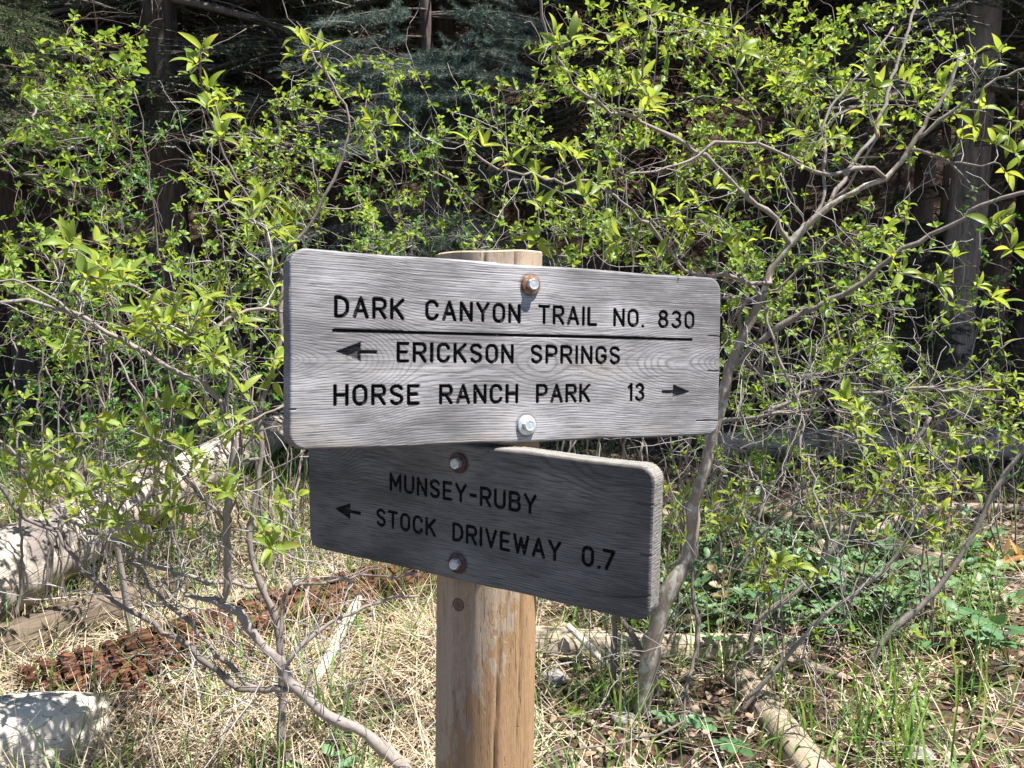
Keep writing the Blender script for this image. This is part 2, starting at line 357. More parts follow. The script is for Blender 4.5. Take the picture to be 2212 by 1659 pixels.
M['dark_rust'] = metal_mat('dark rusted steel', [(.3, (.05, .028, .02)), (.6, (.11, .06, .04)), (.8, (.20, .12, .08))], .2, .75, 120)

# ------------------------------------------------------------------ ground and terrain
def build_ground():
    xs = np.unique(np.concatenate([np.linspace(-6, 6, 200), np.linspace(-26, 26, 90), np.linspace(-160, 160, 41)]))
    ys = np.unique(np.concatenate([np.linspace(1.0, 8, 130), np.linspace(-8, 34, 100), np.linspace(-120, 160, 36)]))
    X, Y = np.meshgrid(xs, ys); Z = terrain(X, Y) + .008 * noise2(X * 17, Y * 17, 4)
    mb = MB(); nx = len(xs)
    i, j = np.meshgrid(np.arange(len(ys) - 1), np.arange(nx - 1), indexing='ij')
    a = (i * nx + j).ravel()
    mb.add(np.stack([X, Y, Z], -1).reshape(-1, 3), np.stack([a, a + 1, a + nx + 1, a + nx], 1))
    tag(mb.build('ground', M['ground']), kind='structure')
build_ground()

# ------------------------------------------------------------------ routed sign lettering: distance field of single strokes
def arc(cx, cy, rx, ry, a0, a1, n=12):
    t = np.radians(np.linspace(a0, a1, n)); return [(cx + rx * math.cos(a), cy + ry * math.sin(a)) for a in t]
def dsh(w, y0, y1, x0=0):   # a D-like bowl
    r = min(w - x0, (y1 - y0) / 2) * .8
    return [(x0, y1), (w - r, y1)] + arc(w - r, y1 - r, r, r, 90, 0, 6) + arc(w - r, y0 + r, r, r, 0, -90, 6) + [(w - r, y0), (x0, y0)]
def ov(w, y0=0, y1=1):
    r = w / 2
    return arc(r, y1 - r * 1.1, r, r * 1.1, 0, 180, 12) + arc(r, y0 + r * 1.1, r, r * 1.1, 180, 360, 12) + [(w, y1 - r * 1.1)]
def sS(w):
    r = w / 2
    return arc(r, .74, r, .26, 25, 180, 9) + [(w * .12, .60), (w * .86, .42)] + arc(r, .26, r, .26, 25, -155, 11)
w6 = .60
GL = {
 'D': (w6, [[(0, 0), (0, 1)], dsh(w6, 0, 1)]),
 'A': (.66, [[(0, 0), (.33, 1), (.66, 0)], [(.12, .33), (.54, .33)]]),
 'R': (w6, [[(0, 0), (0, 1)], dsh(w6, .47, 1), [(.30, .47), (w6, 0)]]),
 'P': (w6, [[(0, 0), (0, 1)], dsh(w6, .44, 1)]),
 'B': (w6, [[(0, 0), (0, 1)], dsh(w6 * .94, .53, 1), dsh(w6, 0, .53)]),
 'K': (w6, [[(0, 0), (0, 1)], [(w6, 1), (0, .38)], [(.2, .56), (w6, 0)]]),
 'C': (w6, [arc(.3, .68, .3, .32, 15, 180, 10) + arc(.3, .32, .3, .32, 180, 345, 10)]),
 'G': (w6, [arc(.3, .68, .3, .32, 15, 180, 10) + arc(.3, .32, .3, .32, 180, 360, 10) + [(w6, .44), (.36, .44)]]),
 'N': (w6, [[(0, 0), (0, 1), (w6, 0), (w6, 1)]]),
 'Y': (.64, [[(0, 1), (.32, .46), (.64, 1)], [(.32, .46), (.32, 0)]]),
 'O': (w6, [ov(w6)]), '0': (.54, [ov(.54)]),
 'T': (.60, [[(0, 1), (.60, 1)], [(.30, 1), (.30, 0)]]),
 'I': (.02, [[(.01, 0), (.01, 1)]]),
 'L': (.50, [[(0, 1), (0, 0), (.50, 0)]]),
 'E': (.52, [[(.52, 1), (0, 1), (0, 0), (.52, 0)], [(0, .52), (.44, .52)]]),
 'S': (.56, [sS(.56)]),
 'H': (w6, [[(0, 0), (0, 1)], [(w6, 0), (w6, 1)], [(0, .51), (w6, .51)]]),
 'M': (.74, [[(0, 0), (0, 1), (.37, .28), (.74, 1), (.74, 0)]]),
 'U': (w6, [[(0, 1), (0, .3)] + arc(.3, .3, .3, .3, 180, 360, 12) + [(w6, 1)]]),
 'V': (.64, [[(0, 1), (.32, 0), (.64, 1)]]),
 'W': (.88, [[(0, 1), (.22, 0), (.44, .85), (.66, 0), (.88, 1)]]),
 '-': (.34, [[(0, .48), (.34, .48)]]),
 '.': (.02, [[(.0, .0), (.02, .0)]]),
 '1': (.20, [[(0, .80), (.18, 1), (.18, 0)]]),
 '3': (.54, [arc(.26, .75, .25, .25, 150, -80, 10) + arc(.26, .26, .28, .26, 85, -155, 12)]),
 '7': (.54, [[(0, 1), (.54, 1), (.14, 0)]]),
 '8': (.54, [arc(.27, .76, .23, .24, 0, 360, 16), arc(.27, .26, .27, .27, 0, 360, 16)]),
}
def word_strokes(txt, u0, u1, base, cap, sw):
    gap = .37; adv = []; x = 0
    for ch in txt:
        wd, st = GL[ch]
        adv.append((x, st)); x += wd + (gap if ch not in '.' else .26)
    x -= gap
    s = (u1 - u0 - sw) / x; out = []
    for ch, (ox, st) in zip(txt, adv):
        out.append((ch, [[(u0 + sw / 2 + (ox + px) * s, base + sw / 2 + py * (cap - sw)) for px, py in pl] for pl in st]))
    return out
def seg_sdf(U, V, strokes, hw):
    d = np.full(U.shape, 9.0)
    for pl in strokes:
        for (ax, ay), (bx, by) in zip(pl[:-1], pl[1:]):
            x0, x1 = min(ax, bx) - .012, max(ax, bx) + .012; y0, y1 = min(ay, by) - .012, max(ay, by) + .012
            m = (U > x0) & (U < x1) & (V > y0) & (V < y1)
            if not m.any(): continue
            px, py = U[m] - ax, V[m] - ay; ex, ey = bx - ax, by - ay
            t = np.clip((px * ex + py * ey) / (ex * ex + ey * ey + 1e-12), 0, 1)
            d[m] = np.minimum(d[m], np.hypot(px - t * ex, py - t * ey) - hw)
    return d
def poly_sdf(U, V, P):
    P = np.array(P); d = np.full(U.shape, 9.); ins = np.zeros(U.shape, bool)
    for (ax, ay), (bx, by) in zip(P, np.roll(P, -1, 0)):
        px, py = U - ax, V - ay; ex, ey = bx - ax, by - ay
        t = np.clip((px * ex + py * ey) / (ex * ex + ey * ey), 0, 1)
        d = np.minimum(d, np.hypot(px - t * ex, py - t * ey))
        c = ((ay > V) != (by > V)) & (U < ex * (V - ay) / (ey + 1e-12) + ax); ins ^= c
    return np.where(ins, -d, d)

def rot_rows(u, v, n, c):
    m = Matrix.Identity(4)
    for i in range(3):
        m[i][0] = u[i]; m[i][1] = v[i]; m[i][2] = n[i]; m[i][3] = c[i]
    return m
def sign_board(root, u, v, n, c, Wd, Ht, T, mat, feats, bolts, label, cell=.00095, rc=.021, edge_fray=0, cracks=()):
    """u right, v up, n out of the face (towards the viewer); c = centre of the front face; feats = list of (name, label, sdf function)"""
    nu = int(Wd / cell) + 5; nv = int(Ht / cell) + 5
    us = (np.arange(nu) - (nu - 1) / 2) * cell; vs = (np.arange(nv) - (nv - 1) / 2) * cell
    U, V = np.meshgrid(us, vs)
    def outline(U, V):
        qx = np.abs(U) - (Wd / 2 - rc); qy = np.abs(V) - (Ht / 2 - rc)
        return np.hypot(np.maximum(qx, 0), np.maximum(qy, 0)) + np.minimum(np.maximum(qx, qy), 0) - rc + .0006 * np.sin(U * 31 + V * 17)
    O = outline(U, V)
    fs = [f(U, V) for _, _, f in feats]
    S = np.minimum.reduce(fs)
    def snap(U, V, D):
        gy, gx = np.gradient(D, cell); g = np.hypot(gx, gy) + 1e-9
        m = (np.abs(D) < .52 * cell) & (g > .5)
        return np.where(m, U - D * gx / g ** 2, U), np.where(m, V - D * gy / g ** 2, V)
    U2, V2 = snap(U, V, S); U2, V2 = snap(U2, V2, O)
    # heights: rounded arris, routed grooves, weathered relief
    e = np.clip(-O, 0, .0035); Z = -(.0035 - np.sqrt(np.maximum(0, .0035 ** 2 - (.0035 - e) ** 2)))
    Z = Z - np.clip(-S * 2.6, 0, .0046)
    rr_ = np.random.default_rng(int(Wd * 1e4)); nc = nu // 45 + 2
    lines = rr_.normal(size=(nv, nc)); lines[1:] = .55 * lines[1:] + .45 * lines[:-1]; lines = np.cumsum(lines, 1) / np.sqrt(np.arange(1, nc + 1))
    xi = np.linspace(0, nc - 1.001, nu); k_ = xi.astype(int); fx = xi - k_
    Z += .00010 * (lines[:, k_] * (1 - fx) + lines[:, k_ + 1] * fx)
    crk = seg_sdf(U, V, cracks, .0003) if cracks else np.full(U.shape, 9.)
    Z -= .0016 * np.exp(-(np.maximum(crk, 0) / .0006) ** 2)
    cen = lambda A: (A[:-1, :-1] + A[1:, :-1] + A[:-1, 1:] + A[1:, 1:]) / 4
    Oc = cen(O); keep = Oc < 0
    lab = np.full(keep.shape, -1)
    for k, f in enumerate(fs):
        lab[cen(f) < 0] = k
    idx = np.arange(nu * nv).reshape(nv, nu)
    quads = np.stack([idx[:-1, :-1], idx[:-1, 1:], idx[1:, 1:], idx[1:, :-1]], -1)
    P = np.stack([U2, V2, Z], -1).reshape(-1, 3)
    pale = np.zeros(U.shape); stn = np.zeros(U.shape)
    for (bu, bv, kind) in bolts:
        du, dv = U - bu, V - bv; d = np.hypot(du, dv)
        pale += np.exp(-((np.abs(du) / .045) ** 1.6 + (np.where(dv > 0, dv, -dv) / .030) ** 1.6)) * .9
        stn += np.exp(-(np.maximum(d - .0145, 0) / .0022) ** 2) * .55
    stn += np.clip(np.exp(-np.maximum(S, 0) / .0006), 0, 1) * .35
    stn += np.exp(-(np.maximum(crk, 0) / .0006) ** 2) * .55
    A = np.stack([np.clip(pale, 0, 1), np.clip(stn, 0, 1)], -1).reshape(-1, 2)
    inv = rot_rows(u, v, n, c)
    def part(name, parent, m, mt):
        q = quads[m]; used, qi = np.unique(q, return_inverse=True)
        mb = MB(); mb.add(P[used], qi.reshape(-1, 4), None, A[used]); return mb, q, used
    body, q, used = part('sign_board', root, keep & (lab < 0), mat)
    # side walls from the outline loop, back face
    qk = quads[keep]
    ed = np.concatenate([qk[:, [0, 1]], qk[:, [1, 2]], qk[:, [2, 3]], qk[:, [3, 0]]])
    key = np.sort(ed, 1); _, ii, cn = np.unique(key, axis=0, return_index=True, return_counts=True)
    be = ed[ii[cn == 1]]; nxt = dict(zip(be[:, 0], be[:, 1])); st = be[0, 0]; loop = [st]
    while nxt[loop[-1]] != st and len(loop) < 20000: loop.append(nxt[loop[-1]])
    L = np.array(loop); ring0 = P[L]; m = len(L)
    cen_dir = np.stack([np.gradient(O, cell)[1].ravel()[L], np.gradient(O, cell)[0].ravel()[L], 0 * L], 1)
    rings = [ring0]
    for k, zz in enumerate(np.linspace(-.0045, -T + .003, 7)):
        r_ = ring0.copy(); r_[:, 2] = zz; r_ += cen_dir * rng.normal(0, .00025, m)[:, None]
        rings.append(r_)
    r_ = ring0 - cen_dir * .003; r_[:, 2] = -T; rings.append(r_)
    RV = np.vstack(rings + [np.array([[0, 0, -T]])]); nr = len(rings)
    i = np.arange(nr - 1)[:, None] * m; j = np.arange(m)[None]; j2 = (j + 1) % m
    sq = np.stack([i + j, i + m + j, i + m + j2, i + j2], -1).reshape(-1, 4)
    jj = np.arange(m); tt = np.stack([(nr - 1) * m + jj, np.full(m, nr * m), (nr - 1) * m + (jj + 1) % m], 1)
    body.add(RV, sq, tt, [[edge_fray, 0.]])
    bo = body.build('sign_board', mat, root); bo.matrix_basis = root.matrix_basis.inverted() @ inv
    tag(bo, label)
    for k, (nm, lb, _) in enumerate(feats):
        mb, _, _ = part(nm, bo, keep & (lab == k), M['paint']); o = mb.build(nm, M['worn' if nm == 'arrow' and not edge_fray else 'paint'], bo); tag(o, lb)
    for (bu, bv, kind) in bolts:
        bolt(bo, bu, bv, kind)
    return bo
def lathe(prof, n=28):
    prof = np.array(prof); th = np.arange(n) * 2 * math.pi / n
    v = np.stack([prof[:, 0][:, None] * np.cos(th), prof[:, 0][:, None] * np.sin(th), np.repeat(prof[:, 1][:, None], n, 1)], -1).reshape(-1, 3)
    i = np.arange(len(prof) - 1)[:, None] * n; j = np.arange(n)[None]; j2 = (j + 1) % n
    return v, np.stack([i + j, i + j2, i + n + j2, i + n + j], -1).reshape(-1, 4)
def bolt(bo, bu, bv, kind):
    wr = .0138; tilt = rng.normal(0, .03, 2)
    mb = MB(); v, q = lathe([(.0001, .0022), (wr - .0012, .0024), (wr - .0003, .0018), (wr, .0008), (wr, -.002)])
    v[:, 2] += v[:, 0] * tilt[0] + v[:, 1] * tilt[1]
    mb.add(v + [bu, bv, .0016], q)
    mat = M['zinc'] if kind == 'zinc' else M['rust'] if kind == 'rust' else M['dark_rust']
    tag(mb.build('washer', mat, bo), None if kind == 'zinc' else 'rusty washer')
    # hex head: six flats, chamfered crown, shallow dimple
    r = .0082; h = .0078; a0 = rng.uniform(0, 1); th = a0 + np.arange(12) * math.pi / 6
    rad = np.where(np.arange(12) % 2 == 0, r, r * math.cos(math.pi / 6))
    ring = lambda k, z: np.stack([rad * k * np.cos(th), rad * k * np.sin(th), np.full(12, z)], 1)
    top = r * .86
    v = np.vstack([ring(1, 0), ring(1, h * .80), np.stack([top * .98 * np.cos(th), top * .98 * np.sin(th), np.full(12, h)], 1),
                   np.stack([top * .62 * np.cos(th), top * .62 * np.sin(th), np.full(12, h - .0004)], 1), [[0, 0, h - .0002]]])
    j = np.arange(12); j2 = (j + 1) % 12
    q = np.vstack([np.stack([k * 12 + j, k * 12 + j2, (k + 1) * 12 + j2, (k + 1) * 12 + j], 1) for k in range(3)])
    t = np.stack([36 + j, 36 + j2, np.full(12, 48)], 1)
    v[:, 2] += v[:, 0] * tilt[0] + v[:, 1] * tilt[1]
    hb = MB(); hb.add(v + [bu, bv, .0038], q, t); hb.build('bolt', M['zinc'], bo, smooth=False)

def ts(*words, sw=.0045):
    """one routed letter per feature"""
    out = []
    for (txt, u0, u1, b, cap) in words:
        for ch, st in word_strokes(txt, u0 / 1e3, u1 / 1e3, b / 1e3, cap / 1e3, sw):
            kind = 'hyphen' if ch == '-' else 'full_stop' if ch == '.' else 'digit' if ch.isdigit() else 'letter'
            lab = 'routed %s in the word %s' % (kind.replace('_', ' ') + ('' if kind in ('hyphen', 'full_stop') else ' ' + ch), txt)
            out.append((kind, lab, (lambda st: lambda U, V: seg_sdf(U, V, st, sw / 2))(st)))
    return out
def arrow(tip, hx, hv, half, tail, th):
    s = 1 if hx > tip else -1
    P = [(tip, hv), (hx, hv + half), (hx, hv + th / 2), (tail, hv + th / 2), (tail, hv - th / 2), (hx, hv - th / 2), (hx, hv - half)]
    P = [(a / 1e3, b_ / 1e3) for a, b_ in P]
    return lambda U, V: poly_sdf(U, V, P)
def build_sign():
    base = np.array([-.0545, 1.244, float(terrain(-.05, 1.244))])
    root = thing('trail_signpost', 'round wooden trail post carrying two bolted grey boards with routed lettering', 'signpost', base)
    # post: tapered pole with drying checks as grooves, saw-cut top
    nz, na = 190, 150; zs = np.linspace(-.25, 1.508, nz)
    th = np.linspace(0, 2 * math.pi, na, endpoint=False)
    Zg, Tg = np.meshgrid(zs, th, indexing='ij')
    rad = .0795 - .0052 * (Zg / 1.5) + .0011 * np.sin(Tg * 3 + Zg * 2) + .0008 * np.sin(Tg * 7 + Zg * 5 + 1) + .0005 * noise2(Tg * 9, Zg * 8, 2)
    dark = np.zeros_like(rad)
    for (a0, z0, z1, wd, dp, s_) in ((.30, .35, 1.02, .011, .007, 1), (-.95, .2, .70, .012, .008, 2), (.72, .75, 1.05, .008, .004, 3), (.05, .1, .62, .009, .005, 4), (-.55, .55, .72, .010, .005, 5), (1.05, .2, .8, .009, .005, 6), (.5, 1.40, 1.6, .010, .007, 7), (-.1, 1.42, 1.6, .008, .006, 8)):
        path = a0 + .05 * np.sin(zs * 5 + s_) + .022 * np.sin(zs * 19 + s_ * 3)
        tt = np.arctan2(np.sin(Tg + math.pi / 2 - path[:, None]), np.cos(Tg + math.pi / 2 - path[:, None]))
        tt = -tt if False else tt
        env = np.clip(np.minimum(zs - z0, z1 - zs) / .08, 0, 1)[:, None]
        g = np.exp(-(tt / (wd * 2.2)) ** 2) * env
        rad -= dp * .6 * g; dark = np.maximum(dark, np.exp(-(tt / (wd * 1.6)) ** 2) * env * .9)
    ax = lambda z: np.array([-.0545 + .0148 * z, 1.244 + 0 * z])
    Xc = .0148 * Zg
    top = (Zg > 1.50)
    tz = Zg + np.where(Zg > 1.45, (.003 * np.sin(Tg + 2.6) + .0005 * np.sin(Tg * 5)), 0)
    P = np.stack([Xc + rad * np.cos(Tg), rad * np.sin(Tg), tz], -1)
    mb = MB(); i = np.arange(nz - 1)[:, None] * na; j = np.arange(na)[None]; j2 = (j + 1) % na
    mb.add(P.reshape(-1, 3), np.stack([i + j, i + j2, i + na + j2, i + na + j], -1).reshape(-1, 4), None, np.stack([0 * dark, dark], -1).reshape(-1, 2))
    # end grain
    rim = P[-1]; ct = rim.mean(0); v = [rim]
    for k in (.97, .7, .35): v.append(ct + (rim - ct) * k + np.array([0, 0, .0025 * (1 - k) + .002]))
    v.append(ct[None] + [0, 0, .004]); v = np.vstack(v); n3 = na
    q = np.vstack([np.stack([k * n3 + np.arange(n3), k * n3 + (np.arange(n3) + 1) % n3, (k + 1) * n3 + (np.arange(n3) + 1) % n3, (k + 1) * n3 + np.arange(n3)], 1) for k in range(3)])
    t = np.stack([3 * n3 + np.arange(n3), 3 * n3 + (np.arange(n3) + 1) % n3, np.full(n3, 4 * n3)], 1)
    mb.add(v, q, t)
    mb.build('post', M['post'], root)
    bpy.context.view_layer.update()
    # upper board
    u = np.array([.8846, .4616, -.0656]); v = np.array([.0098, .1223, .9924]); n = -np.array([-.4662, .8786, -.1037]); n = np.cross(u, v)
    c = np.array([.02886, 1.15328, 1.37339])
    ar = 'arrow'
    feats = [
        *ts(('DARK', -276, -186, 39, 27), ('CANYON', -158, -20, 39.5, 27), ('TRAIL', 7, 103, 40, 27), ('NO.', 130.5, 182, 40.3, 27), ('830', 210, 278, 40.7, 27)),
        ('divider_line', 'routed straight line under the trail name', (lambda U, V: seg_sdf(U, V, [[(-.276, .0238), (.273, .0252)]], .0021))),
        (ar, 'routed arrow pointing left', arrow(-274, -242.5, -1.5, 12.2, -221.5, 5.0)),
        *ts(('ERICKSON', -196, -30, -14.3, 26.5), ('SPRINGS', -4, 143, -14, 26.5)),
        *ts(('HORSE', -276.5, -164.5, -68, 26.8), ('RANCH', -138, -22.5, -68, 26.8), ('PARK', 5, 93, -67.8, 26.8), ('13', 157, 187, -67.2, 26.8)),
        (ar, 'routed arrow pointing right', arrow(271, 239.3, -53.5, 11.2, 218.5, 4.6)),
    ]
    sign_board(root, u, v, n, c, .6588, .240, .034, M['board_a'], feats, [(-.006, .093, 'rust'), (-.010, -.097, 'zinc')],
               'sunlit upper grey board reading DARK CANYON TRAIL NO. 830',
               cracks=[[(.33, -.0985), (.31, -.0976), (.285, -.0978)], [(.33, .031), (.318, .0316), (.305, .0312)], [(.245, .12), (.246, .114), (.2445, .107)], [(-.33, -.071), (-.322, -.0708)], [(.33, -.022), (.318, -.0222), (.306, -.0218)]])
    # lower board
    s = 1.0136
    u = np.array([.8499, -.5268, .0113]); v = np.array([.0119, .0405, .9991]); n = np.cross(u, v)
    c = EYE + (np.array([-.07328, 1.12694, 1.15807]) - EYE) * s
    k = s
    feats = [
        *ts(('MUNSEY-RUBY', -121 * k, 123 * k, 14.5 * k, 27 * k)),
        *ts(('STOCK', -146 * k, -38 * k, -41 * k, 27 * k), ('DRIVEWAY', -10 * k, 160 * k, -41 * k, 27 * k), ('0.7', 189 * k, 235 * k, -40 * k, 27 * k)),
        (ar, 'routed arrow pointing left', arrow(-228 * k, -196.5 * k, -26.8 * k, 12.2 * k, -176 * k, 5.)),
    ]
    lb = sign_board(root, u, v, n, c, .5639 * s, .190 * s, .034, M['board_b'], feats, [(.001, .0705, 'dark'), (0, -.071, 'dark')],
                    'shaded lower grey board reading MUNSEY-RUBY STOCK DRIVEWAY 0.7', rc=.019, edge_fray=.85,
                    cracks=[[(.286, -.062), (.25, -.071), (.225, -.0735)], [(.286, .051), (.265, .0503)], [(.286, -.012), (.272, -.0118)]])
    return root
SIGN = build_sign()

# ------------------------------------------------------------------ leaf, blade and needle templates: (verts, quads, tris, along)
def leaf_tmpl(w, prof, fold=.35, curl=.6, rows=6, twist=0.):
    ys = np.linspace(0, 1, rows); V = []; al = []
    ang = 0; y = z = 0.; pts = []
    for k, t in enumerate(ys):
        pts.append((y, z, ang)); st = 1 / (rows - 1); ang2 = curl * (t + st / 2)
        y += st * math.cos(ang2); z -= st * math.sin(ang2); ang = curl * (t + st)
    for t, (y, z, a) in zip(ys, pts):
        hw = w / 2 * prof(t)
        tw = twist * t
        for s in (-1, 0, 1):
            dx = s * hw; dz = abs(s) * hw * fold
            V.append((dx * math.cos(tw) - dz * math.sin(tw), y + dz * math.sin(a), z + dz * math.cos(a) + dx * math.sin(tw))); al.append(t)
    Q = []
    for r in range(rows - 1):
        for c_ in range(2):
            a = r * 3 + c_; Q.append((a, a + 1, a + 4, a + 3))
    return np.array(V), np.array(Q), np.zeros((0, 3), int), np.array(al)
pf_big = lambda t: max(.03, (math.sin(math.pi * min(1, t ** .80)) ** .8) * (1 - .25 * t) if t < 1 else .02)
pf_oval = lambda t: max(.05, math.sin(math.pi * (t * .94 + .03)) ** .55)
BIG = [leaf_tmpl(.35, pf_big, f, c_, 7, tw) for f, c_, tw in ((.45, .5, .2), (.35, .95, -.2), (.55, .25, .1), (.4, 1.3, .3), (.6, .7, -.35))]
SMALL = [leaf_tmpl(.56, pf_oval, f, c_, 5, tw) for f, c_, tw in ((.35, .4, .1), (.25, .9, -.2), (.5, .2, .2), (.3, 1.3, 0))]
def blade_tmpl(bend, rows=5, lean=.0):
    V = []; al = []; y = z = 0; ang = lean
    for k in range(rows):
        t = k / (rows - 1); hw = .5 * (1 - t ** 1.7) + .02
        V += [(-hw, y, z), (hw, y, z)]; al += [t, t]
        ang += bend / (rows - 1); y += math.sin(ang) / (rows - 1); z += math.cos(ang) / (rows - 1)
    Q = [(2 * k, 2 * k + 1, 2 * k + 3, 2 * k + 2) for k in range(rows - 1)]
    return np.array(V), np.array(Q), np.zeros((0, 3), int), np.array(al)
BLADES = [blade_tmpl(b_, 6) for b_ in (.2, .5, .9, 1.4, 2.0)]
STRAW = [blade_tmpl(b_, 4) for b_ in (.15, .5, .9, -.4)]
def frames(direc, nrm):
    """columns side, along, normal for arrays of directions"""
    d = direc / (np.linalg.norm(direc, axis=1)[:, None] + 1e-9)
    s = np.cross(d, nrm); s /= np.linalg.norm(s, axis=1)[:, None] + 1e-9
    n = np.cross(s, d)
    return np.stack([s, d, n], -1)
def zrot_frames(a, tilt, roll, L, wd):
    """blade frames: template grows along +z, bends towards +y"""
    N = len(a); ca, sa = np.cos(a), np.sin(a); ct, st_ = np.cos(tilt), np.sin(tilt)
    x = np.stack([ca, sa, 0 * a], 1); yy = np.stack([-sa * ct, ca * ct, -st_], 1); zz = np.stack([-sa * st_, ca * st_, ct], 1)
    return np.stack([x * wd[:, None], yy * L[:, None], zz * L[:, None]], -1)

# ------------------------------------------------------------------ shrubs
def catmull(P, step):
    P = np.asarray(P, float); n = len(P); out = []
    Q = np.vstack([2 * P[0] - P[1], P, 2 * P[-1] - P[-2]])
    for i in range(n - 1):
        a, b_, c_, d_ = Q[i:i + 4]; k = max(1, int(np.linalg.norm(c_[:3] - b_[:3]) / step))
        for t in np.arange(k) / k:
            out.append(.5 * ((2 * b_) + (-a + c_) * t + (2 * a - 5 * b_ + 4 * c_ - d_) * t ** 2 + (-a + 3 * b_ - 3 * c_ + d_) * t ** 3))
    out.append(P[-1]); return np.array(out)
class Shrub:
    def __init__(s, name, label, cat, group, base, leafset, leafmat, twigmat, branchmat, trunkmat=None):
        s.base = np.array(base, float); s.root = thing(name, label, cat, s.base, group)
        s.P = np.zeros((0, 3)); s.par = []; s.rmin = []; s.main = []
        s.leafset, s.leafmat, s.tm, s.bm = leafset, leafmat, twigmat, branchmat
        s.trunkmat = trunkmat or branchmat
        s.L = []; s.buds = []
    def chain(s, pts, rad, parent, main):
        prev = parent; n0 = len(s.P)
        s.P = np.vstack([s.P, pts])
        for k in range(len(pts)):
            s.par.append(prev); s.rmin.append(rad[k]); s.main.append(main); prev = n0 + k
        return n0
    def trace(s, px, d1=None, w0=8, w1=4, d0=None, root=False, jit=.004):
        px = np.array(px, float)
        if root: dA = d0; parent = -1
        else:
            I = proj(s.P); dd = np.hypot(I[:, 0] - px[0, 0], I[:, 1] - px[0, 1]) + 60 * (np.array(s.rmin) < .001)
            parent = int(np.argmin(dd)); dA = I[parent, 2]; px[0] = I[parent, :2]
        dB = dA if d1 is None else (dA + d1 if not root else d1)
        ln = np.concatenate([[0], np.cumsum(np.hypot(*np.diff(px, axis=0).T))]); ln /= ln[-1]
        dep = dA + (dB - dA) * ln
        P = np.array([W(x, y, d) for (x, y), d in zip(px, dep)])
        wd = (w1 + (w0 - w1) * (1 - ln) ** 1.5) / 2 / F * dep * .94
        Q = catmull(np.hstack([P, wd[:, None]]), .03)
        pts = Q[:, :3] + rng.normal(0, jit, (len(Q), 3)) * (1 if not root else np.linspace(0, 1, len(Q))[:, None])
        if root:
            g = float(terrain(pts[0, 0], pts[0, 1]))
            if pts[0, 2] > g + .02:
                k = max(2, int((pts[0, 2] - g) / .06)); t = np.linspace(1, 0, k, endpoint=False)[:, None]
                leg = pts[0] + np.array([0.03, .02, g - .05 - pts[0, 2]]) * t
                pts = np.vstack([leg, pts]); rr = np.concatenate([Q[0, 3] * (1 + .25 * t[:, 0]), Q[:, 3]])
            else: rr = Q[:, 3]
            return s.chain(pts, rr, -1, True)
        return s.chain(pts[1:], Q[1:, 3], parent, True)
    def to(s, target, r=.0011, wig=.012, reach=2.0, spurs=0., nl=(3, 5), size=.028, cost_z=.25):
        tgt = np.asarray(target); d = np.linalg.norm(s.P - tgt, axis=1)
        c_ = d + cost_z * np.maximum(0, s.P[:, 2] - tgt[2])
        p = int(np.argmin(c_)); L = d[p]
        if L > reach: return None
        n = max(2, int(L / .035)); t = np.linspace(0, 1, n + 1)[1:, None]
        pd = s.P[p] - s.P[s.par[p]] if s.par[p] >= 0 else np.array([0, 0, 1.]); pd = pd / (np.linalg.norm(pd) + 1e-9)
        mid = s.P[p] + (pd * .45 + np.array([0, 0, .12])) * L * .5
        Q = (1 - t) ** 2 * s.P[p] + 2 * t * (1 - t) * mid + t ** 2 * tgt
        Q[:-1] += rng.normal(0, wig * min(1, L / .3), (n - 1, 3)) if n > 1 else 0
        k0 = s.chain(Q, np.full(n, r), p, False)
        ax = Q[-1] - (Q[-2] if n > 1 else s.P[p]); return k0, Q, ax / (np.linalg.norm(ax) + 1e-9)
    def bare(s, num, lo=.06, hi=.3, r=.0009, forks=3, sel=None, up=.0):
        n0 = len(s.P); idx = np.arange(n0)
        if sel is not None: idx = idx[sel(s.P, np.array(s.main))]
        if len(idx) == 0: return
        for p in rng.choice(idx, num):
            pd = s.P[p] - s.P[s.par[p]] if s.par[p] >= 0 else np.array([0, 0, 1.])
            pd /= np.linalg.norm(pd) + 1e-9
            q = p; L = rng.uniform(lo, hi)
            dr = pd * .5 + rng.normal(0, .6, 3); dr[2] += up
            for f in range(rng.integers(1, forks + 1)):
                dr = dr / np.linalg.norm(dr); n = max(2, int(L / .03)); pts = []; x = s.P[q].copy(); d2 = dr.copy()
                for _ in range(n):
                    d2 = d2 + rng.normal(0, .22, 3); d2 /= np.linalg.norm(d2); x = x + d2 * L / n; pts.append(x.copy())
                k0 = s.chain(np.array(pts), np.full(n, r), q, False)
                q = k0 + rng.integers(0, n); L *= .7; dr = d2 + rng.normal(0, .7, 3)
    def cluster(s, pos, ax, n, size, spread=(.35, 1.25), upb=.35, flat=0.0):
        ax = ax + np.array([0, 0, upb]); ax /= np.linalg.norm(ax)
        ref = np.array([.3, .5, .8]); e1 = np.cross(ax, ref); e1 /= np.linalg.norm(e1); e2 = np.cross(ax, e1)
        a0 = rng.uniform(0, 6.28)
        for k in range(n):
            a = a0 + 2.4 * k + rng.normal(0, .3); pol = spread[0] + (spread[1] - spread[0]) * (k + .5) / n + rng.normal(0, .15)
            out = math.cos(a) * e1 + math.sin(a) * e2
            d = ax * math.cos(pol) + out * math.sin(pol); d[2] -= flat * rng.random()
            nrm = ax * math.sin(pol) - out * math.cos(pol); nrm = nrm + np.array([0, 0, .35]) + rng.normal(0, .25, 3)
            s.L.append((pos + d * size * .12, d, nrm, size * rng.uniform(.65, 1.15) * (1 if k else .8), rng.random()))
    def bud(s, pos, ax, L=.035):
        s.buds.append((pos, ax / np.linalg.norm(ax), L))
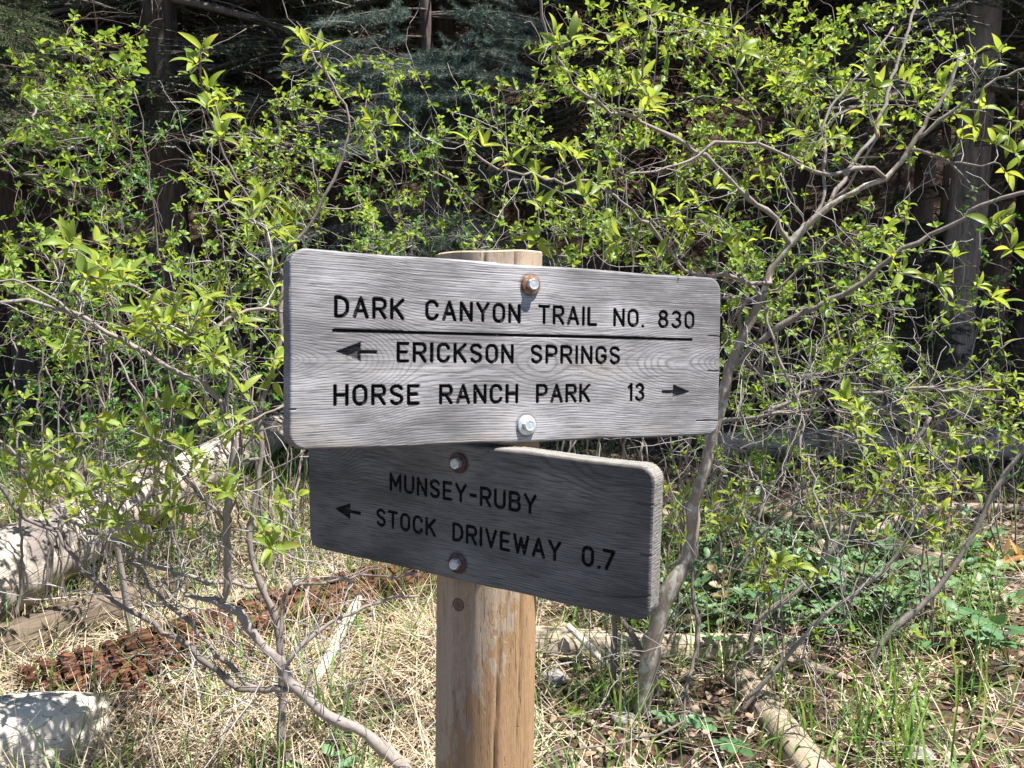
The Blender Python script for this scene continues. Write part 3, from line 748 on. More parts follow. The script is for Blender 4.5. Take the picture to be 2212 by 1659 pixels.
    def finish(s, nleaf=300, br_min=.0032, tint=.0):
        par = np.array(s.par); n = len(par); e = 2.35
        acc = np.zeros(n); rad = np.array(s.rmin, float); main = np.array(s.main)
        big = [-1] * n; bigr = np.zeros(n)
        for i in range(n - 1, -1, -1):
            r = max(rad[i], min(acc[i] ** (1 / e), (rad[i] * 1.12 if main[i] else .0045)))
            rad[i] = r
            p = par[i]
            if p >= 0:
                acc[p] += r ** e
                score = r + (.05 if main[i] and main[p] and i == p + 1 else 0)
                if score > bigr[p]: bigr[p] = score; big[p] = i
        used = np.zeros(n, bool); tw = MB(); has = False
        for i in range(n):
            if used[i]: continue
            ch = [i]; used[i] = True
            while big[ch[-1]] >= 0 and not used[big[ch[-1]]]:
                ch.append(big[ch[-1]]); used[ch[-1]] = True
            pts = s.P[ch]; rr = rad[ch] * (1 + .10 * rng.normal(size=len(ch)).clip(-1.5, 2))
            if par[i] >= 0: pts = np.vstack([s.P[par[i]], pts]); rr = np.concatenate([[min(rr[0], rad[par[i]])], rr])
            if len(pts) < 2: continue
            pts = pts - s.base; ti = rng.uniform(-.4, .4)
            mx = rr.max()
            if mx > br_min and len(pts) > 4:
                mb = MB(); mb.tube(pts, rr, 10 if mx > .012 else 7, ti, bump=.07 if mx > .006 else .04)
                trunk = mx > .012
                mb.build('trunk' if trunk else 'branch', s.trunkmat if trunk else s.bm, s.root)
            else:
                tw.tube(pts, rr, 4 if mx > .0015 else 3, ti, cap=False); has = True
        if has: tag(tw.build('twigs', s.tm, s.root), kind='stuff')
        if s.L:
            pos = np.array([l[0] for l in s.L]) - s.base; d = np.array([l[1] for l in s.L]); nr = np.array([l[2] for l in s.L])
            sz = np.array([l[3] for l in s.L]); ti = np.array([l[4] for l in s.L]); Fm = frames(d, nr)
            I = proj(pos + s.base); vis = (I[:, 0] > -20) & (I[:, 0] < 2232) & (I[:, 1] > -20) & (I[:, 1] < 1680)
            order = np.argsort(np.where(vis, -sz / np.maximum(I[:, 2], .1), 9))
            one = order[:min(nleaf, int(vis.sum()))]; rest = order[len(one):]
            var = rng.integers(0, len(s.leafset), len(pos))
            ms = LEAFMESH[(id(s.leafset), s.leafmat.name)] if (id(s.leafset), s.leafmat.name) in LEAFMESH else None
            if ms is None:
                ms = []
                for t_ in s.leafset:
                    mb = MB(); mb.scatter(t_, np.eye(3)[None], np.zeros((1, 3)), [0.]); ms.append(mb.mesh('leaf', s.leafmat))
                LEAFMESH[(id(s.leafset), s.leafmat.name)] = ms
            for i in one:
                o = bpy.data.objects.new('leaf', ms[var[i]]); C.objects.link(o); o.parent = s.root
                m = Matrix(((Fm[i] * sz[i])).tolist()).to_4x4(); m.translation = pos[i]; o.matrix_basis = m
            if len(rest):
                mb = MB()
                for k, t_ in enumerate(s.leafset):
                    r_ = rest[var[rest] == k]
                    if len(r_): mb.scatter(t_, Fm[r_] * sz[r_][:, None, None], pos[r_], ti[r_])
                tag(mb.build('foliage', s.leafmat, s.root), kind='stuff')
        if s.buds:
            mb = MB()
            oct_v = np.array([[1, 0, 0], [-1, 0, 0], [0, 1, 0], [0, -1, 0], [0, 0, 1], [0, 0, -1]], float)
            oct_t = np.array([[0, 2, 4], [2, 1, 4], [1, 3, 4], [3, 0, 4], [2, 0, 5], [1, 2, 5], [3, 1, 5], [0, 3, 5]])
            for pos, ax, L in s.buds:
                e1 = np.cross(ax, [.3, .7, .2]); e1 /= np.linalg.norm(e1); e2 = np.cross(ax, e1)
                m_ = 26; t = np.linspace(.12, 1, m_); a = np.arange(m_) * 2.4; rr = .0052 * (1 - .65 * t)
                q = pos - s.base + ax * (t * L)[:, None] + rr[:, None] * (np.cos(a)[:, None] * e1 + np.sin(a)[:, None] * e2)
                mb.scatter((oct_v, np.zeros((0, 4), int), oct_t, np.zeros(6)), np.repeat(np.eye(3)[None] * .0026, m_, 0), q, np.full(m_, rng.random()))
                mb.tube([pos - s.base, pos - s.base + ax * L], [.001, .0006], 3, cap=False)
            tag(mb.build('flower_buds', M['bud'], s.root), kind='stuff')
        return s
LEAFMESH = {}

def leafy_targets(s, pts, dj=.10, size=.066, n=(4, 7), bud=.35):
    for (x, y) in pts:
        I = proj(s.P); dd = np.hypot(I[:, 0] - x, I[:, 1] - y); k = int(np.argmin(dd + 400 * np.array(~np.array(s.main))))
        d = I[k, 2] + rng.normal(-.02, dj)
        r = s.to(W(x, y, d), .0012, .006, 1.2)
        if r is None: continue
        k0, Q, ax = r
        s.cluster(Q[-1], ax, int(rng.integers(*n)), size * rng.uniform(.8, 1.15), (.22, 1.15), upb=.95)
        if rng.random() < bud: s.bud(Q[-1], ax * .4 + np.array([0, 0, 1]) + rng.normal(0, .35, 3), rng.uniform(.022, .042))
        for q in Q[:-1][::-1][1::3][:2]:
            if rng.random() < .6: s.cluster(q, ax + rng.normal(0, .5, 3), int(rng.integers(1, 4)), size * .8, upb=.3)

# ---- left chokecherry
def left_cherry():
    b = G(866, 1668); s = Shrub('chokecherry_shrub', 'large-leaved chokecherry with crooked grey branches beside the left of the post', 'shrub', 'chokecherries around the signpost', b, BIG, M['big_leaf'], M['twig'], M['branch'])
    s.trace([(872, 1658), (792, 1587), (749, 1566), (706, 1544), (666, 1508), (626, 1469), (598, 1429), (576, 1400), (540, 1357), (511, 1325), (482, 1307), (468, 1296)], 2.42, 28, 19, 2.36, True)
    s.trace([(482, 1305), (493, 1256), (490, 1190), (490, 1127), (497, 1060), (504, 963), (497, 909), (475, 866), (450, 833), (396, 808), (342, 776), (288, 747), (234, 718), (180, 686), (137, 664), (97, 657), (0, 650), (-60, 652)], -.25, 18, 9)
    s.trace([(180, 686), (151, 668), (101, 639), (58, 617), (0, 606), (-50, 590)], -.05, 8, 5)
    s.trace([(468, 1296), (436, 1292), (403, 1285), (378, 1245), (350, 1210)], .1, 10, 5)
    s.trace([(648, 1490), (576, 1494), (515, 1461), (468, 1411), (432, 1368), (382, 1321), (338, 1285), (306, 1249), (282, 1205)], .05, 15, 9)
    s.trace([(560, 1485), (515, 1483), (432, 1422), (407, 1393), (353, 1364), (306, 1332), (270, 1310), (230, 1278), (180, 1235), (158, 1206), (119, 1148), (54, 1119), (29, 1091), (0, 1040), (-30, 1000)], -.2, 16, 7)
    s.trace([(626, 1443), (637, 1411), (684, 1364), (738, 1328), (792, 1307), (850, 1290), (910, 1286)], .15, 13, 6)
    s.trace([(598, 1420), (608, 1368), (606, 1330), (626, 1267), (684, 1260), (756, 1249), (830, 1243), (900, 1240)], .1, 12, 5)
    s.trace([(500, 1050), (540, 1045), (590, 1020), (640, 985), (662, 970)], -.05, 7, 4)
    s.trace([(504, 950), (486, 870), (497, 819), (486, 765), (468, 725), (432, 704), (378, 671), (331, 639), (288, 617), (230, 603), (173, 578), (150, 540)], -.2, 9, 5)
    s.trace([(461, 720), (470, 705), (493, 682), (533, 671), (569, 668), (608, 675)], .1, 10, 7)
    s.trace([(490, 1130), (479, 1121), (450, 1085), (407, 1035), (360, 985), (324, 938), (299, 887)], -.12, 9, 4)
    s.trace([(504, 940), (547, 905), (600, 880), (640, 860)], .1, 8, 4)
    s.trace([(515, 1062), (520, 1000), (530, 960), (560, 930), (610, 925)], .05, 8, 4)
    pts = [(565, 445), (545, 482), (598, 500), (165, 560), (150, 532), (185, 605), (232, 592), (265, 610), (300, 668), (322, 690), (340, 712), (352, 735), (410, 735), (395, 692), (440, 652), (450, 690), (165, 752), (400, 885), (430, 905), (310, 925), (330, 950), (495, 950), (525, 935), (505, 900), (590, 775), (600, 800), (420, 1000), (400, 975), (440, 1050), (470, 1068), (508, 1050), (300, 1130), (262, 1150), (430, 1112), (590, 1085), (380, 1095), (285, 1080), (210, 1092), (240, 935), (250, 915), (460, 800), (480, 780), (430, 760), (385, 660), (360, 890), (300, 1180), (560, 1150), (520, 700), (350, 1030), (370, 1060), (235, 1050), (590, 1180), (180, 590), (330, 660), (312, 720), (372, 705), (420, 690), (470, 660), (205, 575), (250, 600), (440, 720)]
    leafy_targets(s, pts, .08, .070, (4, 8), .3)
    leafy_targets(s, [(x + rng.normal(0, 30), y + rng.normal(0, 26)) for x, y in pts], .12, .056, (3, 6), .1)
    s.bare(80, .08, .35, .0010, 3); s.bare(90, .15, .45, .0012, 3, lambda P, m: m & (P[:, 2] < .75))
    s.finish(300)
left_cherry()
# ---- slim stem left of the post, behind the boards, with the bronze-tipped shoots above it
def shoots():
    b = G(608, 1600); s = Shrub('chokecherry_shrub', 'slender upright chokecherry stem left of the boards with yellow shoots reaching above them', 'shrub', 'chokecherries around the signpost', b, BIG, M['big_leaf'], M['twig'], M['branch'])
    s.trace([(608, 1600), (609, 1512), (608, 1422), (594, 1335), (565, 1267), (540, 1191), (540, 1134), (547, 1107), (558, 1042), (565, 963), (560, 898), (569, 855), (587, 808), (605, 720), (610, 640), (608, 576), (612, 554), (648, 511), (702, 432), (749, 317), (752, 252), (720, 180), (684, 137), (652, 80)], 2.5, 20, 5, 2.52, True)
    s.trace([(612, 620), (605, 590), (590, 540), (569, 497), (540, 432), (511, 385), (482, 331), (457, 274), (439, 216), (432, 151), (438, 115)], -.25, 10, 4)
    s.trace([(558, 1269), (504, 1260), (443, 1253), (382, 1238), (335, 1224), (288, 1202), (234, 1166), (180, 1137), (140, 1116), (108, 1091), (76, 1062), (50, 1020), (20, 965), (-20, 930)], -.2, 11, 5)
    s.trace([(563, 985), (530, 1000), (515, 900), (490, 850)], -.1, 8, 4)
    s.trace([(752, 300), (790, 275), (815, 265)], -.05, 5, 3)
    pts = [(438, 112), (412, 160), (425, 140), (450, 195), (447, 235), (468, 262), (476, 300), (650, 84), (690, 112), (640, 122), (665, 105), (700, 150), (808, 262), (835, 272), (800, 285), (560, 430), (540, 482), (585, 495), (605, 512), (622, 528), (640, 480), (545, 455), (60, 1050), (110, 1055), (150, 1075), (170, 1100), (210, 1110), (105, 1085), (60, 1000), (85, 1020), (225, 1140), (185, 1072), (590, 590), (580, 620), (600, 650), (560, 520), (465, 228)]
    leafy_targets(s, pts, .05, .064, (4, 7), .5)
    s.bare(40, .08, .3, .001, 2)
    s.finish(260)
shoots()
# ---- lower left edge chokecherry (branches come in from the left edge)
def edge_cherry():
    b = G(196, 1125); s = Shrub('chokecherry_shrub', 'pale green chokecherry at the left edge in front of the thick grey log', 'shrub', 'chokecherries around the signpost', b + np.array([-.05, -.9, 0]), BIG, M['big_leaf'], M['twig'], M['branch'])
    d = 3.3
    s.trace([(255, 1190), (240, 1130), (194, 1064), (173, 1042), (133, 1017), (90, 1002), (36, 988), (0, 966), (-40, 950)], 3.1, 14, 6, d, True)
    s.trace([(205, 1075), (166, 1017), (144, 995), (108, 974), (72, 956), (29, 920), (0, 880), (-30, 850)], -.1, 11, 5)
    s.trace([(194, 1064), (170, 960), (150, 900), (120, 850), (100, 790)], .1, 8, 4)
    pts = [(20, 890), (30, 925), (55, 865), (12, 860), (60, 905), (110, 960), (120, 990), (140, 1020), (80, 1040), (100, 1060), (130, 1050), (155, 1045), (190, 1010), (35, 950), (220, 1030), (160, 970), (15, 1000), (60, 980), (45, 1090), (90, 1110), (240, 1060), (265, 1040), (250, 1080), (180, 950)]
    leafy_targets(s, pts, .06, .06, (4, 7), .4)
    s.bare(25, .1, .3, .001, 2); s.finish(160)
edge_cherry()
# ---- right chokecherry
def right_cherry():
    b = G(1388, 1545); s = Shrub('chokecherry_shrub', 'big chokecherry with mottled leaning trunk right of the post and long arching limbs', 'shrub', 'chokecherries around the signpost', b, BIG, M['big_leaf'], M['twig'], M['branch'], M['mottled'])
    d = proj(b)[0, 2]
    s.trace([(1385, 1555), (1394, 1479), (1411, 1391), (1442, 1281), (1482, 1215), (1499, 1149), (1498, 1092), (1524, 1010), (1538, 945), (1560, 873), (1563, 844), (1574, 797), (1603, 732), (1621, 693), (1639, 653), (1653, 614), (1668, 574), (1682, 560), (1707, 529), (1740, 490), (1776, 457), (1819, 428), (1866, 400), (1912, 385), (1948, 346), (1977, 302), (2006, 252), (2035, 216), (2060, 162), (2074, 112)], 2.55, 44, 8, d, True, jit=.003)
    s.trace([(1977, 310), (2028, 266), (2075, 223), (2118, 191), (2157, 169), (2230, 140)], -.1, 9, 6)
    s.trace([(1970, 318), (1985, 325), (2020, 342), (2075, 353), (2121, 360), (2150, 353)], -.1, 8, 4)
    s.trace([(2020, 342), (2064, 364), (2089, 389), (2100, 428)], -.1, 7, 4)
    s.trace([(1580, 790), (1596, 779), (1632, 747), (1668, 718), (1704, 697), (1740, 671), (1794, 650), (1848, 621), (1902, 574), (1956, 540), (2010, 504), (2071, 472), (2118, 443), (2172, 428), (2240, 416)], -.35, 17, 9)
    s.trace([(1770, 462), (1794, 432), (1823, 389), (1848, 346), (1884, 299), (1913, 223), (1934, 151), (1956, 79), (1981, 0), (1995, -60)], .25, 12, 6)
    s.trace([(1720, 515), (1776, 440), (1779, 274), (1783, 252), (1805, 216), (1848, 169), (1895, 108), (1930, 60)], .2, 9, 5)
    s.trace([(1912, 389), (1884, 364), (1844, 364), (1790, 378), (1740, 360), (1686, 331), (1632, 310), (1567, 306), (1524, 320), (1488, 346), (1440, 362), (1392, 371), (1349, 374)], -.3, 12, 5)
    s.trace([(1696, 540), (1675, 472), (1632, 439), (1596, 407), (1560, 367), (1506, 324), (1464, 299), (1428, 281), (1392, 266), (1349, 245), (1298, 230), (1262, 205), (1223, 158), (1197, 122), (1179, 72), (1169, 0), (1160, -50)], -.35, 13, 6)
    s.trace([(1705, 606), (1660, 612), (1624, 610), (1588, 596), (1535, 596), (1480, 581), (1440, 540), (1413, 500), (1381, 472), (1341, 439), (1302, 407), (1266, 389), (1222, 392), (1176, 385), (1122, 374), (1075, 364), (1039, 346), (1020, 320)], -.5, 11, 5)
    s.trace([(1624, 612), (1646, 646), (1660, 693), (1671, 740), (1689, 783), (1711, 837), (1729, 877), (1736, 916), (1729, 977), (1745, 988), (1794, 974), (1848, 945), (1920, 949)], -.15, 9, 4)
    s.trace([(1550, 700), (1603, 661), (1650, 632), (1704, 614), (1725, 578), (1768, 567)], -.05, 9, 5)
    s.trace([(1550, 915), (1570, 909), (1632, 902), (1704, 891), (1758, 884), (1848, 891), (1920, 877)], -.25, 11, 5)
    s.trace([(1660, 880), (1729, 851), (1794, 844), (1884, 848), (1992, 841), (2090, 842), (2172, 841)], .1, 9, 5)
    s.trace([(1542, 931), (1567, 956), (1614, 981), (1624, 1017), (1617, 1064), (1600, 1100)], -.1, 8, 4)
    s.trace([(1488, 1202), (1498, 1278), (1509, 1350), (1502, 1422), (1480, 1487), (1477, 1551), (1416, 1587), (1330, 1600), (1180, 1625)], -.35, 11, 4)
    s.trace([(1745, 985), (1758, 1060), (1770, 1110), (1790, 1165), (1830, 1180)], -.1, 7, 4)
    s.trace([(1794, 430), (1850, 380), (1890, 300), (1880, 240), (1870, 200)], -.1, 7, 4)
    s.trace([(1640, 650), (1560, 640), (1500, 620), (1440, 612)], -.2, 8, 4)
    s.trace([(1585, 780), (1640, 800), (1720, 815), (1800, 800), (1860, 760), (1930, 740)], -.1, 9, 4)
    pts = [(1195, 75), (1230, 90), (1210, 100), (1180, 110), (1205, 140), (1385, 175), (1370, 195), (1390, 205), (1290, 190), (1275, 205), (1310, 215), (1390, 240), (1405, 215), (1400, 18), (1415, 30), (1365, 60), (1015, 310), (1040, 318), (1100, 350), (1130, 360), (1215, 330), (1240, 345), (1165, 382), (1150, 430), (1165, 450), (1160, 520), (1290, 400), (1320, 412), (1265, 425), (1300, 432), (1345, 520), (1330, 530), (1410, 430), (1440, 470), (1580, 62), (1570, 85), (1600, 115), (1755, 155), (1730, 182), (1680, 185), (1870, 160), (1890, 192), (1865, 205), (1955, 152), (1940, 172), (1960, 180), (2040, 190), (2030, 205), (2095, 130), (2160, 118), (2130, 150), (1870, 252), (1888, 272), (1720, 280), (1745, 300), (1790, 302), (1770, 330), (1735, 352), (2110, 238), (2105, 272), (2075, 302), (2150, 312), (2180, 262), (2180, 292), (2060, 338), (2192, 332), (2170, 372), (1505, 448), (1550, 480), (1690, 380), (1655, 385), (2160, 482), (2140, 490), (1940, 590), (1930, 560), (2030, 602), (2020, 615), (2105, 620), (2140, 642), (2155, 660), (1800, 802), (1830, 870), (1845, 885), (1960, 870), (1975, 892), (1840, 935), (1470, 540), (1420, 560), (1460, 500), (1530, 505), (1640, 520), (1600, 560), (1560, 530), (1470, 440), (1540, 410), (1590, 560), (2185, 540), (2060, 560)]
    leafy_targets(s, pts, .07, .064, (4, 7), .45)
    s.bare(120, .08, .32, .001, 3)
    s.bare(75, .15, .5, .0010, 3, lambda P, m: m & (P[:, 2] < 1.35) & (P[:, 0] > .6))
    s.finish(300)
right_cherry()
# ---- grey stems rising around the right trunk
def grey_stems():
    rows = [('slim dark stem standing between post and mottled trunk', [(1323, 1510), (1326, 1420), (1328, 1325), (1335, 1250), (1350, 1150)], 18, 10),
            ('slim leaning stem crossing behind the mottled trunk', [(1424, 1525), (1412, 1460), (1402, 1435), (1370, 1380), (1341, 1334), (1310, 1260), (1290, 1160)], 19, 11),
            ('curved bare grey stem leaning right from beside the low log', [(1617, 1430), (1620, 1400), (1628, 1365), (1650, 1328), (1697, 1296), (1740, 1260), (1776, 1213), (1812, 1170), (1848, 1127), (1900, 1060), (1960, 985), (2010, 900)], 16, 7),
            ('straight bare grey stem rising across the low brown log', [(1596, 1545), (1639, 1487), (1697, 1422), (1758, 1350), (1812, 1307), (1866, 1267), (1920, 1220), (1949, 1181), (1990, 1100)], 14, 6),
            ('long bare grey stem slanting up to the right edge', [(1876, 1440), (1902, 1393), (1931, 1357), (1974, 1321), (2020, 1278), (2060, 1224), (2093, 1170), (2121, 1116), (2143, 1069), (2190, 1000), (2240, 930), (2270, 850)], 17, 9)]
    for lab, tr, w0, w1 in rows:
        b = G(*tr[0]); d = proj(b)[0, 2]
        s = Shrub('chokecherry_sapling', lab, 'sapling', 'bare saplings on the right', b, BIG, M['big_leaf'], M['twig'], M['branch'])
        s.trace(tr, d * .97, w0, w1, d, True, jit=.003)
        s.bare(26, .1, .4, .0011, 3)
        end = tr[-3:]
        leafy_targets(s, [(x + rng.normal(0, 35), y + rng.normal(-20, 30)) for x, y in end for _ in range(2)], .05, .05, (3, 6), .2)
        s.finish(60)
grey_stems()
# ---- leafy low chokecherry clump in the lower right
def low_right():
    specs = [('leafy yellow-green sapling below the long branches right of centre', (1830, 1330), 3.25, [(1820, 870), (1850, 930), (1860, 960), (1900, 1040), (1930, 990), (1970, 940), (1990, 970), (1950, 1010), (1880, 1090), (1990, 1050), (1930, 1070), (1850, 1050), (1790, 1060), (1800, 1010), (1760, 1080), (1880, 1150), (1830, 1110), (1960, 1120), (1780, 1130), (1900, 985), (1745, 1030), (1940, 1040), (1870, 1010)]),
             ('leafy sapling with broad drooping leaves near the right edge', (2010, 1330), 3.3, [(2010, 960), (2040, 1000), (2020, 1060), (2060, 1075), (2030, 1100), (1990, 1090), (2080, 1040), (2000, 1140), (2050, 1130), (1970, 1180), (2070, 990), (2100, 1060), (2020, 1165), (1985, 1010), (2045, 1040)]),
             ('orange tinged sapling at the right edge below the trunks', (2150, 1210), 4.3, [(2110, 840), (2140, 810), (2160, 830), (2190, 820), (2130, 860), (2170, 870), (2090, 900), (2200, 880), (2120, 900), (2150, 920), (2180, 930), (2080, 930), (2140, 890), (2195, 850), (2060, 920), (2110, 940), (2165, 950), (2205, 960), (2100, 870), (2075, 870)]),
             ('low leafy seedling in front of the dark green ground cover', (1660, 1370), 3.0, [(1640, 1230), (1680, 1220), (1660, 1245), (1700, 1235), (1720, 1225), (1635, 1270), (1665, 1280)]),
             ('small leafy sprout beside the shaded board end', (1462, 1330), 3.1, [(1450, 1130), (1480, 1080), (1470, 1160), (1500, 1190), (1440, 1070), (1460, 1100), (1520, 1110), (1560, 1150), (1540, 1090), (1590, 1130), (1610, 1090), (1580, 1070), (1445, 1230), (1480, 1280)])]
    for lab, bp, d, pts in specs:
        b = W(bp[0], bp[1], d); b[2] = float(terrain(b[0], b[1]))
        s = Shrub('chokecherry_sapling', lab, 'sapling', 'leafy saplings on the right', b, BIG, M['big_leaf'], M['brown_twig'], M['branch'])
        for k in range(4):
            x, y = pts[(k * 5) % len(pts)]
            t = b + rng.normal(0, .06, 3) * [1, 1, 0]
            P0 = proj(t)[0]
            s.trace([(P0[0], P0[1]), ((P0[0] * 2 + x) / 3 + rng.normal(0, 10), (P0[1] * 2 + y) / 3), (x, y)], P0[2] + rng.normal(0, .15), 5, 3, P0[2], True)
        leafy_targets(s, pts, .10, .062, (4, 7), .3)
        leafy_targets(s, [(x + rng.normal(0, 28), y + rng.normal(0, 28)) for x, y in pts], .15, .055, (3, 6), .1)
        s.bare(30, .08, .25, .001, 2)
        s.finish(150)
low_right()

# ---- small-leaved thicket behind
def thicket():
    specs = [
        ('small-leaved thicket shrub filling the top left corner', (120, 420), 3.5, [(0, 60, 330, 330, 60), (100, 100, 330, 250, 22), (150, 0, 330, 130, 6)], 'small_leaf', 1.0),
        ('small-leaved thicket shrub at the left edge above the log', (120, 800), 3.4, [(0, 380, 330, 640, 60), (0, 600, 300, 860, 36)], 'small_leaf', 1.05),
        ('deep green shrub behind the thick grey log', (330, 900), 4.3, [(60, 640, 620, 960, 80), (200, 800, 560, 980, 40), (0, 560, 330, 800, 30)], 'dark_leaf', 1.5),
        ('small-leaved thicket shrub left of the boards', (470, 700), 3.9, [(330, 400, 640, 700, 62), (380, 560, 620, 860, 26)], 'small_leaf', 1.0),
        ('thin small-leaved shrub below the dark gap between trunks', (520, 520), 4.1, [(420, 170, 700, 470, 50), (470, 280, 640, 420, 20)], 'small_leaf', 1.0),
        ('small-leaved shrub in front of the blue spruce', (800, 540), 4.2, [(620, 120, 860, 330, 40), (680, 280, 1000, 540, 66)], 'small_leaf', 1.05),
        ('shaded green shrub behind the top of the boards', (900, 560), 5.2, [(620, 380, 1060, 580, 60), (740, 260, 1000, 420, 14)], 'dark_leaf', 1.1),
        ('small-leaved shrub above the post top', (1150, 540), 4.0, [(980, 150, 1330, 330, 32), (1000, 260, 1330, 560, 72)], 'small_leaf', 1.05),
        ('dense bright small-leaved shrub right of the top centre', (1420, 480), 3.9, [(1180, 0, 1500, 200, 55), (1300, 60, 1700, 330, 85), (1300, 300, 1650, 520, 36)], 'small_leaf', 1.15),
        ('dense bright small-leaved shrub at the top right', (1750, 420), 3.7, [(1480, 0, 1800, 150, 60), (1650, 0, 2060, 230, 82), (1680, 180, 1980, 360, 28)], 'small_leaf', 1.1),
        ('small-leaved shrub tangled behind the mottled trunk', (1700, 800), 3.5, [(1560, 440, 1960, 680, 62), (1520, 640, 1900, 860, 34)], 'small_leaf', 1.05),
        ('small-leaved shrub behind the upper right board corner', (1480, 620), 4.1, [(1300, 470, 1640, 610, 46), (1560, 560, 1720, 760, 16)], 'small_leaf', 1.1),
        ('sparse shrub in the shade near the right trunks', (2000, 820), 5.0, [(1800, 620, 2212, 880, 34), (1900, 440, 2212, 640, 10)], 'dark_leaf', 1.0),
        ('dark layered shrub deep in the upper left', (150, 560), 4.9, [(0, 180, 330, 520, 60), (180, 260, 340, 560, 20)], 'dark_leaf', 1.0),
        ('dark layered shrub deep behind the top right foliage', (1600, 600), 5.0, [(1280, 180, 1900, 560, 90)], 'dark_leaf', 1.0),
        ('bright leafy shrub low between the boards and the old grey log', (1640, 1000), 4.2, [(1440, 860, 1760, 1080, 34), (1560, 700, 1900, 900, 40), (1600, 960, 1800, 1120, 20)], 'small_leaf', 1.0),
        ('bright leafy shrub below the long right limb', (2000, 980), 4.4, [(1760, 640, 2180, 860, 46), (1880, 820, 2212, 1000, 34)], 'small_leaf', 1.0),
        ('low leafy shrub along the old grey log on the right', (1720, 1020), 5.0, [(1560, 860, 1900, 1060, 36), (1800, 960, 2212, 1080, 24)], 'dark_leaf', 1.0),
    ]
    for lab, bp, d, boxes, lm, den in specs:
        b = W(bp[0], bp[1], d); b[2] = float(terrain(b[0], b[1]))
        nm = 'serviceberry_shrub' if lm == 'small_leaf' else 'thicket_shrub'
        s = Shrub(nm, lab, 'shrub', 'thicket shrubs behind the sign', b, SMALL, M[lm], M['twig'] if rng.random() < .6 else M['brown_twig'], M['branch'])
        T = []
        for (x0, y0, x1, y1, n) in boxes:
            # a few clump centres inside every box, so that the foliage bunches and leaves gaps
            cc = np.stack([rng.uniform(x0, x1, 9), rng.uniform(y0, y1, 9)], 1)
            for _ in range(int(n * den * 1.45)):
                if rng.random() < .55:
                    c_ = cc[rng.integers(9)]; x, y = c_ + rng.normal(0, 1, 2) * [(x1 - x0) * .11, (y1 - y0) * .11]
                else: x, y = rng.uniform(x0, x1), rng.uniform(y0, y1)
                T.append(W(x, y, d + rng.normal(0, .38)))
        T = np.array(T)
        ncan = 7
        for k in range(ncan):
            t = T[rng.integers(len(T))] if k else T.mean(0)
            st = b + np.array([rng.normal(0, .22), rng.normal(0, .15), -.03]); st[2] = float(terrain(st[0], st[1])) - .03
            e_ = st + (t - st) * rng.uniform(.75, 1.0)
            mid = st + (e_ - st) * .5 + np.array([rng.normal(0, .12), rng.normal(0, .1), .12])
            P = catmull(np.array([st, st * .7 + mid * .3 + rng.normal(0, .03, 3) + [0, 0, .1], mid, e_]), .05); P += rng.normal(0, .006, P.shape)
            s.chain(P, np.linspace(.0065, .0024, len(P)) * rng.uniform(.6, 1.15), -1, True)
        T = T[np.argsort(np.linalg.norm(T - b, axis=1))]
        sz = .031
        for t in T:
            r = s.to(t, .0011, .010, 3.0)
            if r is None: continue
            k0, Q, ax = r
            s.cluster(Q[-1], ax, int(rng.integers(4, 7)), sz * rng.uniform(.6, 1.25), (.4, 1.35), .35)
            for q in Q[max(0, len(Q) - 9):-1]:
                if rng.random() < .62:
                    a2 = ax + rng.normal(0, .7, 3); a2 /= np.linalg.norm(a2)
                    s.cluster(q + a2 * .014, a2, int(rng.integers(3, 5)), sz * rng.uniform(.7, 1.1), (.4, 1.3), .4)
        s.bare(30, .15, .5, .0010, 2)
        s.finish(240)
thicket()

# ------------------------------------------------------------------ conifers behind
def spray_bough(n_side=15, L=1.0, nl=.03, nw=.0022, needles=34, droop=.25, seed=0):
    """one flat bough growing along +y, length 1 m: wood, needles"""
    r = np.random.default_rng(seed); wood = MB(); nd = MB()
    ys = np.linspace(0, L, 10); main = np.stack([.03 * np.sin(ys * 5 + seed), ys, -droop * ys ** 2 + .05 * ys], 1)
    wood.tube(main, np.linspace(.011, .003, 10), 4, 0, cap=False)
    needle = (np.array([[-.5, 0, 0], [.5, 0, 0], [0, 1, 0]], float), np.zeros((0, 4), int), np.array([[0, 1, 2]]), np.array([0, 0, 1.]))
    segs = []
    for k in range(n_side * 2):
        t = r.uniform(.22, .97); side = 1 if k % 2 else -1
        p0 = np.array([np.interp(t * L, ys, main[:, j]) for j in range(3)])
        ln = (.40 * (1 - t) + .10) * r.uniform(.6, 1.2) * L; a = side * r.uniform(.6, 1.1)
        dr = np.array([math.sin(a), math.cos(a), r.normal(-.12, .12)])
        p1 = p0 + dr * ln * .6; p2 = p1 + (dr + [0, .25, -.1]) * ln * .4
        wood.tube([p0, p1, p2], [.004, .0025, .0015], 3, 0, cap=False); segs.append((p0, p1, p2, ln))
    segs.append((main[5], main[7], main[9], .5 * L))
    for p0, p1, p2, ln in segs:
        n = max(8, int(needles * ln / .25)); t = r.uniform(.05, 1.05, n)
        tt = t[:, None]; q = np.where(tt < .6, p0 + (p1 - p0) * tt / .6, p1 + (p2 - p1) * (tt - .6) / .4)
        ax = (p2 - p0) / np.linalg.norm(p2 - p0)
        d = ax * .75 + r.normal(0, .55, (n, 3)); d[:, 2] += .12
        Fm = frames(d, r.normal(0, 1, (n, 3)))
        sc = r.uniform(.7, 1.2, n)
        Fm = Fm * np.stack([nw * np.ones(n), nl * sc, np.ones(n)], 1)[:, None, :]
        nd.scatter(needle, Fm, q, r.random(n))
    return wood, nd
def arrays(mb):
    return (np.vstack(mb.v), np.vstack(mb.q) if mb.q else np.zeros((0, 4), int), np.vstack(mb.t) if mb.t else np.zeros((0, 3), int), np.vstack(mb.a))
